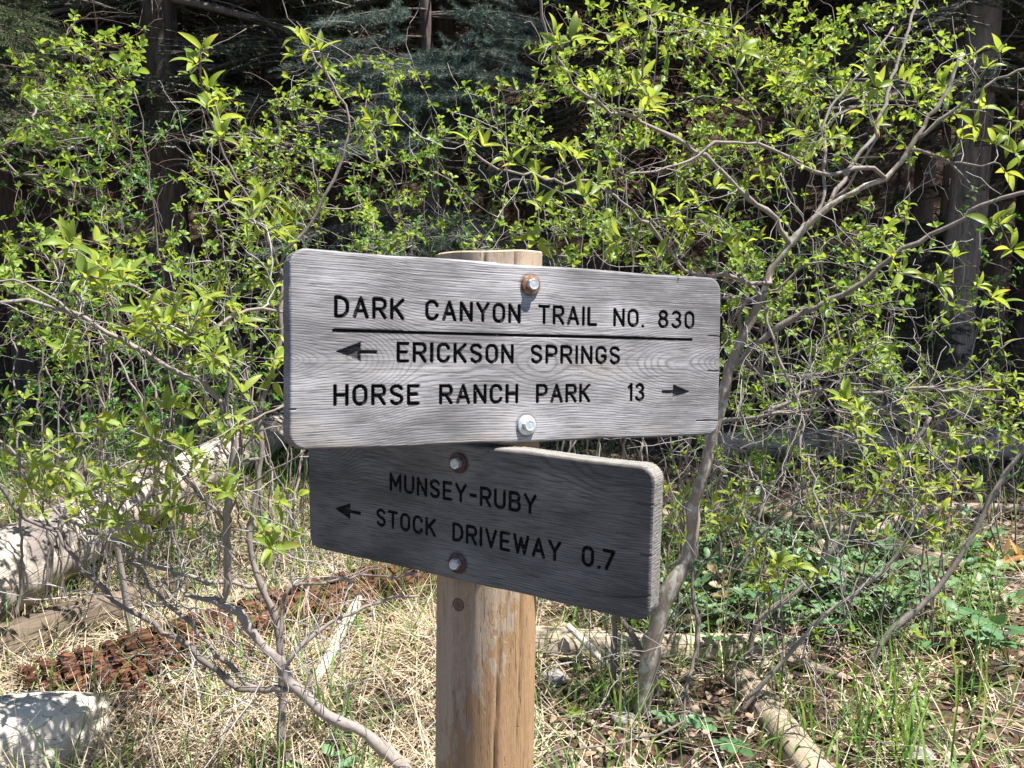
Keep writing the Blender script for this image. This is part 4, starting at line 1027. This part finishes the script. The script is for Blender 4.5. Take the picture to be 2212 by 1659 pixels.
def put(mb, arr, Mx, pos, dt=0.):
    v, q, t, a = arr
    mb.add(v @ Mx.T + pos, q, t, a + [[dt, 0]])
BOUGH = [tuple(arrays(m) for m in spray_bough(seed=k, nl=.045, nw=.0042, needles=22)) for k in range(3)]
BLUEB = [tuple(arrays(m) for m in spray_bough(seed=k + 10, n_side=17, nl=.030, nw=.0022, needles=150, droop=.15)) for k in range(3)]
SOFTB = [tuple(arrays(m) for m in spray_bough(seed=k + 20, n_side=20, nl=.020, nw=.0030, needles=150, droop=.35)) for k in range(3)]
def axes(yaw, pit, s):
    cy, sy = math.cos(yaw), math.sin(yaw); cp, sp = math.cos(pit), math.sin(pit)
    yv = np.array([cy * cp, sy * cp, sp]); xv = np.array([sy, -cy, 0.]); zv = np.cross(xv, yv)
    return np.stack([xv, yv, zv], 1) * s
def conifer_meshes(k, H, r0, crown_lo, nb, dead, bark_m):
    r = np.random.default_rng(100 + k)
    tr = MB(); zs = np.linspace(-.3, H, 40); rad = r0 * (1 - .93 * np.clip(zs, 0, H) / H)
    path = np.stack([.04 * np.sin(zs * .6 + k), .04 * np.cos(zs * .5 + k), zs], 1)
    n = 22; th = np.arange(n) * 2 * math.pi / n
    rr = rad[:, None] * (1 + .07 * np.sin(th * 9 + zs[:, None] * 1.2) + .05 * r.normal(size=(40, n)))
    v = path[:, None] + np.stack([rr * np.cos(th), rr * np.sin(th), 0 * rr], -1)
    i = np.arange(39)[:, None] * n; j = np.arange(n)[None]; j2 = (j + 1) % n
    tr.add(v.reshape(-1, 3), np.stack([i + j, i + j2, i + n + j2, i + n + j], -1).reshape(-1, 4))
    cw = MB(); wd = MB()
    for b_ in range(nb):
        t = (b_ + .5) / nb; z = crown_lo + (H - crown_lo) * t ** .85; L = (2.6 * (1 - t) ** .8 + .35) * r.uniform(.75, 1.15)
        A = axes(b_ * 2.4 + r.normal(0, .3), r.uniform(-.25, .1) + .5 * t ** 3, L); q = np.array([0, 0, z])
        w_, nd = BOUGH[b_ % 3]; put(wd, w_, A, q); put(cw, nd, A, q, r.random())
    dd = MB()
    for b_ in range(dead):
        z = r.uniform(.3, crown_lo + 2.0); a = r.uniform(0, 6.28); L = r.uniform(.5, 1.7); d = np.array([math.cos(a), math.sin(a), r.normal(.0, .18)])
        t = np.linspace(0, 1, 7)[:, None]; P = np.array([0, 0, z]) + d * t * L + np.array([0, 0, -.35]) * t ** 2 * L + r.normal(0, .02, (7, 3)) * t
        dd.tube(P, np.linspace(.010, .0025, 7) * r.uniform(.6, 1.1), 4, r.uniform(-.3, .3), cap=False)
        for _ in range(r.integers(3, 8)):
            p = P[r.integers(2, 7)]; d2 = d * .6 + r.normal(0, .5, 3); l2 = r.uniform(.12, .5); t2 = np.linspace(0, 1, 4)[:, None]
            dd.tube(p + d2 * t2 * l2 + np.array([0, 0, -.12]) * t2 ** 2 + r.normal(0, .012, (4, 3)) * t2, [.003, .0022, .0016, .001], 3, r.uniform(-.3, .3), cap=False)
    return [('trunk', tr.mesh('trunk', bark_m)), ('crown', cw.mesh('crown', M['needle'], False)), ('boughs', wd.mesh('boughs', M['dead_twig'])), ('dead_branches', dd.mesh('dead_branches', M['dead_twig']))]
KINDS = [conifer_meshes(0, 11.5, .17, 3.4, 84, 46, M['conifer_bark']), conifer_meshes(1, 10, .14, 2.2, 88, 50, M['conifer_bark']), conifer_meshes(2, 12.5, .15, 4.2, 76, 60, M['grey_bark'])]
def conifer(k, x, y, label, group, s=1.0, rz=0.0):
    t = thing('conifer_tree', label, 'tree', (x, y, float(terrain(x, y)) - .02), group)
    t.rotation_euler = (0, 0, rz); t.scale = (s, s, s)
    for nm, me in KINDS[k]:
        o = link(nm, me, t)
        if nm in ('crown', 'boughs', 'dead_branches'): o['kind'] = 'stuff'
    return t
GRP = 'conifers in the dark stand behind the thicket'
def at(px, d):   # ground spot under photo column px at forward distance d
    return (px - 1106) / F * d, d
conifer(0, *at(368, 7.0), 'thick dark conifer trunk in the gap left of the boards', GRP, 1.0, .4)
conifer(1, *at(600, 8.2), 'thin dark conifer trunk behind the shoots left of top centre', GRP, .9, 1.9)
conifer(2, *at(2062, 6.0), 'pale grey barked conifer trunk at the upper right', GRP, .92, 2.2)
conifer(0, *at(2116, 7.4), 'dark conifer trunk just right of the pale grey trunk', GRP, .85, 3.0)
conifer(1, *at(2206, 6.8), 'dark conifer trunk cut by the right edge', GRP, 1.0, 5.0)
conifer(1, *at(60, 8.0), 'bushy conifer behind the far left thicket', GRP, 1.0, 4.4)
conifer(0, *at(1300, 8.8), 'conifer trunk hidden behind the bright shrub right of centre', GRP, 1.0, 1.2)
conifer(0, *at(1700, 7.6), 'conifer behind the dense top right shrub', GRP, 1.0, 2.6)
conifer(1, *at(960, 9.0), 'dark conifer behind the blue spruce', GRP, 1.05, .9)
cnt = 0; spots = []
for _ in range(4000):
    y = rng.uniform(8.5, 30); x = rng.uniform(-3 - y * .75, 5 + y * .75)
    if all((x - a) ** 2 + (y - b_) ** 2 > (1.35 + .04 * y) ** 2 for a, b_ in spots): spots.append((x, y))
    if len(spots) >= 74: break
for k, (x, y) in enumerate(spots):
    conifer(int(rng.integers(0, 3)), x, y, 'dark conifer deep in the shaded slope behind the thicket', 'conifers deep on the shaded slope', rng.uniform(.8, 1.2), rng.uniform(0, 6.3))
# shade-givers standing out of frame at left and right
for (x, y, k, lab) in ((-5.6, 5.2, 0, 'dark conifer left of the view beside the log'), (6.2, 5.6, 1, 'dark conifer right of the view beyond the trunks'), (-7.5, 8.0, 1, 'dark conifer far left at the edge of the stand'), (4.6, 8.4, 0, 'dark conifer behind the right edge trunks')):
    conifer(k, x, y, lab, GRP, 1.0, x)
def bough_tree(name, label, base, tips, H, lib, nm, r0, extra):
    b = np.array([*base, float(terrain(*base))]); root = thing(name, label, 'tree', b)
    tr = MB(); zs = np.linspace(-.2, H, 24); tr.tube(np.stack([.03 * np.sin(zs), .03 * np.cos(zs * 1.3), zs], 1), r0 * (1 - .92 * np.clip(zs, 0, H) / H), 12, bump=.05)
    tr.build('trunk', M['conifer_bark'], root)
    nd = MB(); wd = MB()
    def bough(tip, z0, sc=1.):
        st = np.array([0, 0, z0]); v = tip - b - st; L = np.linalg.norm(v)
        A = axes(math.atan2(v[1], v[0]), math.asin(np.clip(v[2] / L, -1, 1)) + .12, L)
        k = rng.integers(3); put(wd, lib[k][0], A, st)
        # needles keep their real size: scale the skeleton, not the needle
        v_, q_, t_, a_ = lib[k][1]; cpt = v_.reshape(-1, 3, 3).mean(1, keepdims=True); loc = v_.reshape(-1, 3, 3) - cpt
        An = A / L
        V = np.einsum('ij,nkj->nki', A, np.repeat(cpt, 3, 1)) + np.einsum('ij,nkj->nki', An, loc) * 1.15
        nd.add(V.reshape(-1, 3) + st, None, t_, a_ + [[rng.random(), 0]])
    for (x, y, d) in tips:
        t = W(x, y, d); bough(t, max(.3, t[2] - b[2] + rng.uniform(-.05, .35)))
    for k in range(extra):
        z = rng.uniform(.9, H * .95); a = rng.uniform(0, 6.28); L = 1.5 * (1 - z / H) + .3
        bough(b + np.array([math.cos(a) * L, math.sin(a) * L, z - .25 * L]), z)
    tag(nd.build('needles', nm, root, False), kind='stuff'); tag(wd.build('boughs', M['conifer_bark'], root), kind='stuff')
bough_tree('blue_spruce', 'blue spruce with pale blue-green needles above the boards', (at(930, 6.3)[0], 6.3), [(640, 110, 5.4), (700, 60, 5.3), (620, 150, 5.5), (745, 50, 5.6), (660, 200, 5.5), (830, 160, 5.3), (870, 215, 5.2), (800, 240, 5.3), (920, 240, 5.3), (850, 270, 5.2), (760, 200, 5.5), (960, 230, 5.4), (1060, 175, 5.2), (1090, 120, 5.2), (1040, 215, 5.2), (1130, 160, 5.3), (1190, 60, 5.4), (1160, 100, 5.3), (1240, 90, 5.5), (1020, 160, 5.3), (900, 320, 5.3), (820, 330, 5.4), (985, 215, 5.2), (1110, 60, 5.5), (700, 110, 5.4)], 6.0, BLUEB, M['blue_needle'], .08, 26)
bough_tree('juniper_tree', 'soft green juniper boughs at the top left edge', (at(-60, 5.6)[0], 5.6), [(60, 70, 4.9), (110, 100, 4.9), (30, 110, 5.0), (140, 60, 5.1), (70, 215, 4.7), (130, 235, 4.7), (30, 250, 4.8), (100, 260, 4.8), (20, 40, 5.0), (80, 160, 4.9), (170, 120, 5.2)], 5.0, SOFTB, M['soft_needle'], .07, 16)
bough_tree('fir_sapling', 'drooping dark fir boughs low between the right trunks', (at(2010, 6.6)[0], 6.6), [(1930, 600, 5.8), (1980, 680, 5.8), (2060, 700, 5.8), (2110, 640, 5.9), (1900, 540, 5.9), (2000, 560, 5.8), (2080, 560, 5.9), (1950, 700, 5.7), (2140, 740, 6.0), (1880, 660, 5.9), (1960, 480, 5.9), (1930, 420, 6.0), (1760, 780, 5.6), (1830, 760, 5.7)], 3.6, SOFTB, M['needle'], .05, 10)

# ------------------------------------------------------------------ fallen wood
def log(name, label, pts, rad, mat, n=26, bump=.05, cat='log', flat=1.0, jag=0.0, group=None, knots=()):
    P = catmull(np.hstack([np.array(pts, float), np.array(rad, float)[:, None]]), .06); r = P[:, 3]; P = P[:, :3]
    base = P.mean(0); base = np.array([base[0], base[1], base[2] - r.mean()])
    yaw = math.atan2(P[-1, 1] - P[0, 1], P[-1, 0] - P[0, 0]) - math.pi / 2
    T = np.gradient(P, axis=0); T /= np.linalg.norm(T, axis=1)[:, None]
    A = np.cross(T, [0, 0, 1.]); A /= np.linalg.norm(A, axis=1)[:, None]; B = np.cross(A, T)
    th = np.arange(n) * 2 * math.pi / n; s = np.arange(len(P)) * .06
    nz = (noise2(th[None] * 2 + 3, s[:, None] * 3, 1) * .6 + noise2(th[None] * 5, s[:, None] * 1.2, 2) * .5 + rng.normal(0, .12, (len(P), n)))
    rr = r[:, None] * (1 + bump * nz)
    for (ks, ka, kr, kh) in knots:
        rr = rr + kh * np.exp(-(((s - ks)[:, None] / kr) ** 2 + (np.angle(np.exp(1j * (th - ka)))[None] * r.mean() / kr) ** 2))
    v = P[:, None] + rr[..., None] * (np.cos(th)[None, :, None] * A[:, None] + flat * np.sin(th)[None, :, None] * B[:, None])
    if jag:
        for e_ in (0, -1): v[e_] += T[e_] * (rng.uniform(0, jag, (n, 1)) * (1 if e_ else -1))
    mb = MB(); i = np.arange(len(P) - 1)[:, None] * n; j = np.arange(n)[None]; j2 = (j + 1) % n
    V = v.reshape(-1, 3); L = len(P); jj = np.arange(n)
    V = np.vstack([V, P[0] + T[0] * .01, P[-1] - T[-1] * .01])
    mb.add(V, np.stack([i + j, i + j2, i + n + j2, i + n + j], -1).reshape(-1, 4),
           np.vstack([np.stack([(jj + 1) % n, jj, np.full(n, L * n)], 1), np.stack([(L - 1) * n + jj, (L - 1) * n + (jj + 1) % n, np.full(n, L * n + 1)], 1)]), [[0, 1.]])
    cy, sy = math.cos(yaw), math.sin(yaw); Rz = np.array([[cy, -sy, 0], [sy, cy, 0], [0, 0, 1.]])
    mb.v = [(x - base) @ Rz for x in mb.v]
    o = mb.build(name, mat); o.location = base; o.rotation_euler = (0, 0, yaw); o['yaw'] = yaw
    return tag(o, label, cat, group), P
log('fallen_log', 'thick bleached grey log running back along the left side', [(-2.22, 2.3, .19), (-2.16, 3.3, .19), (-2.08, 4.4, .18), (-1.98, 5.4, .17), (-1.86, 6.3, .17), (-1.72, 7.1, .22)], [.185, .175, .16, .145, .13, .11], M['log_grey'], 34, .045, knots=((2.1, 1.0, .06, .03), (3.0, .4, .05, .025), (1.2, 2.2, .07, .02)))
log('bark_log', 'furrowed brown bark log half buried beside the thick grey log', [(-2.15, 2.75, .03), (-1.92, 3.05, .05), (-1.70, 3.35, .06), (-1.50, 3.68, .04)], [.07, .09, .08, .05], M['log_bark'], 30, .16, jag=.05)
log('broken_log', 'bleached splintered log end in the bottom left corner', [(-2.0, 1.95, .03), (-1.72, 2.2, .035), (-1.52, 2.40, .04), (-1.40, 2.52, .03), (-1.36, 2.58, .02)], [.17, .17, .16, .12, .075], M['pale_wood'], 44, .13, jag=.06)
log('fallen_log', 'tan log lying behind the post bottom toward the right', [(-.12, 3.10, .055), (.15, 3.06, .055), (.45, 3.03, .05), (.8, 3.06, .04), (1.1, 3.1, .02)], [.06, .066, .062, .055, .045], M['log_tan_x'], 22, .06, jag=.02)
log('fallen_log', 'short brown log pointing at the viewer in the lower right', [(.80, 2.92, .02), (.83, 2.7, .03), (.845, 2.5, .032), (.87, 2.25, .03), (.885, 1.9, .03)], [.040, .054, .056, .060, .058], M['log_tan'], 26, .10, jag=.03, knots=((.35, 1.2, .03, .012), (.7, .6, .025, .010)))
log('fallen_log', 'pinkish bare log among the dark green ground cover', [(1.35, 4.75, .06), (1.62, 4.5, .06), (1.95, 4.12, .05), (2.15, 3.9, .04)], [.045, .055, .055, .04], M['log_tan'], 18, .06)
log('fallen_branch', 'long curved grey branch lying below the right saplings', [(1.62, 4.2, .05), (1.95, 4.35, .10), (2.3, 4.6, .12), (2.7, 4.72, .10), (3.2, 4.8, .06)], [.02, .026, .028, .025, .02], M['log_tan'], 12, .05, 'branch')
log('fallen_log', 'old grey log lying across the back on the right', [(1.45, 6.25, .12), (2.2, 6.3, .14), (3.1, 6.25, .14), (4.0, 6.2, .13), (5.2, 6.0, .12)], [.09, .11, .12, .11, .10], M['log_far'], 30, .15)
log('fallen_log', 'second grey log higher up beside the right trunks', [(2.9, 7.1, .22), (3.7, 7.2, .24), (4.6, 7.2, .24)], [.11, .12, .12], M['log_far'], 22, .07)
log('branch_stub', 'broken grey limb leaning on the old grey log', [(2.6, 6.6, .62), (2.72, 6.35, .46), (2.88, 6.15, .33), (2.98, 6.0, .22)], [.035, .05, .055, .04], M['log_far'], 14, .08, 'branch')
log('dry_stick', 'short white debarked stick left of the post', [(-.70, 2.80, .02), (-.675, 3.0, .05), (-.64, 3.3, .10), (-.63, 3.36, .115)], [.016, .02, .021, .016], M['pale_wood'], 12, .05, 'stick')
log('dry_stick', 'thin pale stick leaning on the tan log right of the post', [(.205, 3.0, .16), (.28, 2.93, .11), (.355, 2.86, .05), (.38, 2.83, .02)], [.012, .013, .012, .009], M['pale_wood'], 10, .05, 'stick')
log('dry_stick', 'peeled brown stick lying behind the lower right log', [(.98, 3.02, .03), (1.08, 2.94, .03), (1.2, 2.86, .02)], [.018, .02, .015], M['log_tan'], 10, .05, 'stick')
def rotten_log():
    pts = np.array([(-1.66, 2.76, .005), (-1.45, 2.93, .02), (-1.05, 3.25, .05), (-.6, 3.6, .06), (-.1, 4.0, .05), (.3, 4.25, .03)])
    o, P = log('rotten_log', 'crumbling red-brown rotten log on the ground left of the post', pts, [.06, .11, .13, .135, .13, .10], M['rot'], 40, .22, flat=.62)
    base = np.array(o.location); cube = np.array([[x, y, z] for x in (-.5, .5) for y in (-.5, .5) for z in (-.5, .5)], float)
    cq = np.array([[0, 1, 3, 2], [4, 6, 7, 5], [0, 4, 5, 1], [2, 3, 7, 6], [0, 2, 6, 4], [1, 5, 7, 3]])
    N = 1500; t = rng.uniform(0, 1, N); k = (t * (len(P) - 1)).astype(int); off = rng.normal(0, .5, N)
    on = rng.random(N) < .55
    ang = rng.uniform(-.3, 3.4, N); ax = np.array([.8, .62, 0]); sd = np.array([.62, -.8, 0])
    q = P[k].copy(); r = .135
    q += np.where(on[:, None], np.cos(ang)[:, None] * sd * r + np.sin(ang)[:, None] * np.array([0, 0, r * .66]), sd * (rng.normal(.10, .16, N))[:, None])
    q[~on, 2] = terrain(q[~on, 0], q[~on, 1]) + .012
    a = math.atan2(.62, .8) + rng.normal(0, .18 + .5 * (~on)); Fm = np.zeros((N, 3, 3))
    L = rng.uniform(.018, .055, N); B = rng.uniform(.012, .03, N); Hh = rng.uniform(.008, .02, N)
    Fm[:, :, 0] = np.stack([np.cos(a), np.sin(a), rng.normal(0, .15, N)], 1) * L[:, None]
    Fm[:, :, 1] = np.stack([-np.sin(a), np.cos(a), rng.normal(0, .25, N)], 1) * B[:, None]; Fm[:, 2, 2] = Hh
    mb = MB(); mb.scatter((cube, cq, np.zeros((0, 3), int), np.zeros(8)), Fm, q - base, rng.random(N))
    yaw = o['yaw']; del o['yaw']; cy, sy = math.cos(yaw), math.sin(yaw)
    mb.v = [x @ np.array([[cy, -sy, 0], [sy, cy, 0], [0, 0, 1.]]) for x in mb.v]
    tag(mb.build('rotten_chunks', M['rot'], o, False), kind='stuff')
rotten_log()
def rock(label, px, py, r):
    b = G(px, py); mb = MB(); th, ph = np.meshgrid(np.linspace(0, 2 * math.pi, 16, endpoint=False), np.linspace(0.01, math.pi - .01, 9))
    rr = r * (1 + .22 * noise2(th * 2, ph * 3, px)); v = np.stack([rr * np.sin(ph) * np.cos(th), .8 * rr * np.sin(ph) * np.sin(th), .5 * rr * np.cos(ph)], -1)
    i = np.arange(8)[:, None] * 16; j = np.arange(16)[None]; j2 = (j + 1) % 16
    mb.add(v.reshape(-1, 3) + [0, 0, r * .25], np.stack([i + j, i + 16 + j, i + 16 + j2, i + j2], -1).reshape(-1, 4))
    tag(mb.build('rock', M['rock'], origin=None), label, 'rock').location = b
rock('pale flat rock on the litter just right of the post', 1198, 1472, .05)
rock('small grey rock half hidden in litter at lower right', 1980, 1640, .05)
rock('whitish stone near the foot of the mottled trunk', 1345, 1560, .04)

# ------------------------------------------------------------------ ground cover
def inview(n, y0, y1, pad=.25):
    y = np.sqrt(rng.uniform(y0 ** 2, y1 ** 2, n)); x = rng.uniform(-1, 1, n) * (.63 * y + pad); return x, y
def blades(name, n, y0, y1, lo, hi, wlo, whi, tilt, tmpl, mat, dens, lift=0., label=None):
    x, y = inview(n, y0, y1); keep = rng.random(n) < dens(x, y); x, y = x[keep], y[keep]; n = len(x)
    z = terrain(x, y) + (rng.uniform(0, lift, n) if lift else 0) - .004
    L = rng.uniform(lo, hi, n) * (.75 + .5 * (noise2(x * 3, y * 3, 6) > 0)); wd = rng.uniform(wlo, whi, n)
    Fm = zrot_frames(rng.uniform(0, 6.28, n), np.clip(rng.normal(*tilt, n), -1.6, 1.6), None, L, wd)
    var = rng.integers(0, len(tmpl), n); mb = MB(); ti = rng.random(n)
    for k, t in enumerate(tmpl):
        m = var == k; mb.scatter(t, Fm[m], np.stack([x, y, z], 1)[m], ti[m])
    return tag(mb.build(name, mat), kind='stuff')
def d_straw(x, y):
    return np.clip(np.where(x < .1, .85, .14) * np.clip(1.25 - (y - 2.0) * .22, .08, 1) * (.55 + .55 * (noise2(x * 2.2, y * 2.2, 3) > -.25)), 0, 1)
blades('dry_straw', 42000, 1.7, 5.2, .10, .34, 0.0019, .0048, (1.38, .25), STRAW, M['straw'], d_straw, .05)
blades('dry_straw', 9000, 1.8, 3.6, .18, .42, .0016, .0034, (1.0, .45), STRAW, M['straw'], lambda x, y: np.where((x < -.05), .75, .14) * (noise2(x * 4, y * 4, 9) > -.1))
def d_green(x, y):
    left_far = np.clip((y - 3.8) / 1.0, 0, 1) * (x < -.4)
    return np.clip(.16 + .5 * (noise2(x * 3.1, y * 3.1, 12) > .15) * np.clip(1.5 - y * .25, .25, 1) + .8 * left_far, 0, 1) * np.where((x > .9) & (y > 3.4), .35, 1) * np.where((x > .1) & (y < 3.4), .6, 1)
blades('green_grass', 15000, 1.9, 7.2, .11, .36, .0038, .0085, (.28, .24), BLADES, M['grass'], d_green)
def tufts():
    mb = MB(); cx, cy = [], []
    for _ in range(150):
        y = math.sqrt(rng.uniform(2.0 ** 2, 4.6 ** 2)); x = rng.uniform(-.62, .62) * y
        if abs(x) < .14 and y < 2.2: continue
        m = int(rng.integers(5, 16)); cx += list(x + rng.normal(0, .035, m)); cy += list(y + rng.normal(0, .035, m))
    x, y = np.array(cx), np.array(cy); n = len(x)
    Fm = zrot_frames(rng.uniform(0, 6.28, n), rng.normal(.12, .2, n), None, rng.uniform(.14, .38, n), rng.uniform(.0045, .0095, n))
    var = rng.integers(0, len(BLADES), n); P = np.stack([x, y, terrain(x, y) - .005], 1); ti = rng.random(n)
    for k, t in enumerate(BLADES): mb.scatter(t, Fm[var == k], P[var == k], ti[var == k])
    tag(mb.build('grass_tufts', M['grass']), kind='stuff')
tufts()
# litter
def litter():
    n = 40000; x, y = inview(n, 1.7, 8.5)
    keep = rng.random(n) < np.clip(np.where(x > 0, 1., .6) * (1.15 - (y - 2) * .10), .2, 1); x, y = x[keep], y[keep]; n = len(x)
    z = terrain(x, y) + rng.uniform(.0, .022, n); nr = np.array([0, 0, 1.]) + rng.normal(0, .42, (n, 3)); a = rng.uniform(0, 6.28, n)
    d = np.stack([np.cos(a), np.sin(a), rng.normal(0, .3, n)], 1)
    Fm = frames(d, nr) * (rng.uniform(.012, .048, n) * np.where(rng.random(n) < .12, 1.7, 1))[:, None, None]
    var = rng.integers(0, 3, n); mb = MB(); ti = rng.random(n)
    T = [leaf_tmpl(w_, pf_oval, f, c_, 4, tw) for w_, f, c_, tw in ((.6, .5, 1.2, .5), (.75, -.4, .9, -.6), (.4, .8, 1.8, .8))]
    for k, t in enumerate(T):
        m = var == k; mb.scatter(t, Fm[m], np.stack([x, y, z], 1)[m], ti[m])
    tag(mb.build('leaf_litter', M['litter']), kind='stuff')
    mb = MB(); n = 2600; x, y = inview(n, 1.8, 7.5)
    for k in range(n):
        a = rng.uniform(0, 6.28); L = rng.uniform(.05, .32); p = np.array([x[k], y[k], float(terrain(x[k], y[k])) + rng.uniform(.004, .04)])
        d = np.array([math.cos(a), math.sin(a), rng.normal(0, .12)]); t = np.linspace(-.5, .5, 4)[:, None]
        mb.tube(p + d * t * L + rng.normal(0, .012, (4, 3)), np.linspace(1, .5, 4) * rng.uniform(.0010, .0035), 3, rng.uniform(-.4, .5), cap=False)
    tag(mb.build('fallen_twigs', M['twig']), kind='stuff')
litter()
# oregon grape: compound leaves of toothed leaflets on short stalks
def spiny(w):
    n = 11; t = np.linspace(0, 1, n); V = []; al = []
    for k, q in enumerate(t):
        hw = w / 2 * max(.06, math.sin(math.pi * (q * .93 + .04)) ** .6) * (1.12 if k % 2 else .88)
        for s in (-1, 0, 1): V.append((s * hw, q, .18 * abs(s) * hw + .05 * math.sin(q * 3) + (.03 * (k % 2) * abs(s)))); al.append(q)
    Q = [(r * 3 + c_, r * 3 + c_ + 1, r * 3 + c_ + 4, r * 3 + c_ + 3) for r in range(n - 1) for c_ in range(2)]
    return np.array(V), np.array(Q), np.zeros((0, 3), int), np.array(al)
HOLLY = spiny(.62)
def grape_meshes():
    out = []
    for k in range(4):
        r = np.random.default_rng(40 + k); lf = []; st = MB()
        for c_ in range(int(r.integers(3, 6))):
            a = c_ * 2.2 + r.uniform(0, .8); tl = r.uniform(.5, 1.1); h = r.uniform(.06, .16)
            d = np.array([math.cos(a) * math.sin(tl), math.sin(a) * math.sin(tl), math.cos(tl)])
            tip = d * (h + .10); t = np.linspace(0, 1, 6)[:, None]; P = tip * t + np.array([0, 0, -.05]) * t ** 2
            st.tube(P, np.linspace(.0022, .001, 6), 4, cap=False)
            pos, dr = [], []
            side = np.cross(d, [0, 0, 1.]); side /= np.linalg.norm(side)
            for q in (.45, .68, .88):
                for s in (-1, 1): pos.append(tip * q + [0, 0, -.05 * q * q]); dr.append(d * .45 + side * s + [0, 0, r.normal(.0, .15)])
            pos.append(tip + [0, 0, -.05]); dr.append(d + [0, 0, -.4])
            N = len(pos); sz = r.uniform(.042, .062, N)
            nr = np.array([0, 0, 1.]) + r.normal(0, .28, (N, 3)); mb = MB()
            mb.scatter(HOLLY, frames(np.array(dr), nr) * sz[:, None, None], np.array(pos), np.full(N, r.random()))
            lf.append(mb.mesh('leaf', M['holly_leaf']))
        out.append((st.mesh('stalks', M['brown_twig']), lf))
    return out
GM = grape_meshes()
def grape(px, py, k, s, label, group=None):
    b = G(px, py); t = thing('oregon_grape', label, 'plant', b, group); t.rotation_euler = (0, 0, rng.uniform(0, 6.3)); t.scale = (s, s, s)
    st, lf = GM[k]; link('stalks', st, t)
    for m in lf: link('leaf', m, t)
for k in range(74):
    x = rng.uniform(1425, 1960); y = rng.uniform(1130, 1370) + (x - 1425) * .05
    grape(x, y, k % 4, rng.uniform(.8, 1.2), 'dark green holly-like plant in the patch right of the mottled trunk', 'oregon grape patch right of the trunk')
for k in range(16):
    grape(rng.uniform(1960, 2200), rng.uniform(1180, 1400), k % 4, rng.uniform(.7, 1.0), 'dark green holly-like plant scattered near the right edge', 'oregon grape near the right edge')
grape(2180, 1440, 1, 1.5, 'large glossy holly-like plant at the right edge below the tan leaves')
grape(1570, 1400, 2, .95, 'single holly-like plant beside the hanging grey branch')
grape(1520, 1600, 3, .8, 'small holly-like plant on the litter at the bottom right of centre')
grape(700, 1690, 0, .9, 'low green plant at the bottom edge left of the post')
grape(1930, 1420, 3, .8, 'small holly-like plant between the bare stem and right edge')
# big tan maple leaves
def maple(px, py, s, label, rz):
    b = G(px, py, .06); lob = []
    for a, L in ((0, 1.0), (.8, .85), (-.8, .85), (1.7, .55), (-1.7, .55)): lob.append((a, L))
    th = np.linspace(-math.pi, math.pi, 61)[:-1]; r = np.full(60, .26)
    for a, L in lob: r = np.maximum(r, L * np.exp(-(np.angle(np.exp(1j * (th - a))) / .20) ** 2) * (.92 + .08 * np.cos(th * 31)))
    ring = lambda k: np.stack([r * k * np.sin(th), r * k * np.cos(th), .22 * (r * k) ** 2 * np.cos(th * 2 + .6) + .10 * k * np.sin(th * 5)], 1)
    v = np.vstack([[[0, 0, 0]], ring(.4), ring(.75), ring(1.0)]) * s; j = np.arange(60); j2 = (j + 1) % 60
    t = np.stack([np.zeros(60, int), 1 + j2, 1 + j], 1); q = np.vstack([np.stack([1 + k * 60 + j, 1 + k * 60 + j2, 1 + (k + 1) * 60 + j2, 1 + (k + 1) * 60 + j], 1) for k in range(2)])
    mb = MB(); mb.add(v, q, t, [[rng.random(), 0]]); o = mb.build('dry_leaf', M['tan_leaf']); o.location = b; o.rotation_euler = (.75, rng.normal(0, .3), rz); tag(o, label, 'dead leaf')
maple(2015, 1268, .14, 'pale tan curled maple leaf left of the bare slanting stem', .5)
maple(2055, 1255, .09, 'small orange-brown maple leaf between the two tan ones', 2.1)
maple(2165, 1240, .15, 'large golden tan maple leaf at the right edge', -.6)
maple(2205, 1228, .12, 'golden maple leaf cut by the right edge', 1.0)
maple(1838, 1585, .035, 'small tan lobed leaf beside the lower right log', .9)
maple(2120, 1550, .035, 'small red-brown lobed leaf in the lower right litter', 2.6)
# small bright seedlings
def seedling(px, py, h, label):
    b = G(px, py); s = Shrub('seedling', label, 'plant', 'bright seedlings in the litter', b, SMALL, M['small_leaf'], M['brown_twig'], M['brown_twig'])
    n = max(4, int(h / .03)); P = np.linspace(0, 1, n)[:, None] * np.array([rng.normal(0, .05), rng.normal(0, .04), h]) + b + rng.normal(0, .004, (n, 3)); P[0, 2] -= .02
    s.chain(P, np.linspace(.002, .001, n), -1, True)
    for q in P[n // 3:]:
        if rng.random() < .75: s.cluster(q, np.array([rng.normal(0, .6), rng.normal(0, .6), .7]), 3, .026, (.5, 1.3))
    s.cluster(P[-1], np.array([0, 0, 1.]), 4, .028, (.5, 1.2)); s.finish(60, br_min=1)
for (x, y, h, lab) in ((1990, 1645, .42, 'tall thin seedling with light leaves at lower right'), (1850, 1560, .36, 'bright seedling leaning beside the lower right log'), (2070, 1500, .34, 'bright seedling right of the bare slanting stem'), (1760, 1470, .18, 'short bright seedling in front of the ground cover'), (1960, 1690, .22, 'short seedling at the bottom right edge'), (620, 1690, .12, 'broad bright seedling at the bottom left of the post'), (1300, 1345, .16, 'bright seedling behind the tan log'), (2180, 1345, .3, 'bright seedling below the golden leaves'), (1430, 1560, .1, 'tiny seedling at the foot of the mottled trunk'), (1260, 1560, .07, 'tiny bright seedling on litter right of the post'), (560, 1240, .2, 'green seedling in the grass left of the shaded board')):
    seedling(x, y, h, lab)
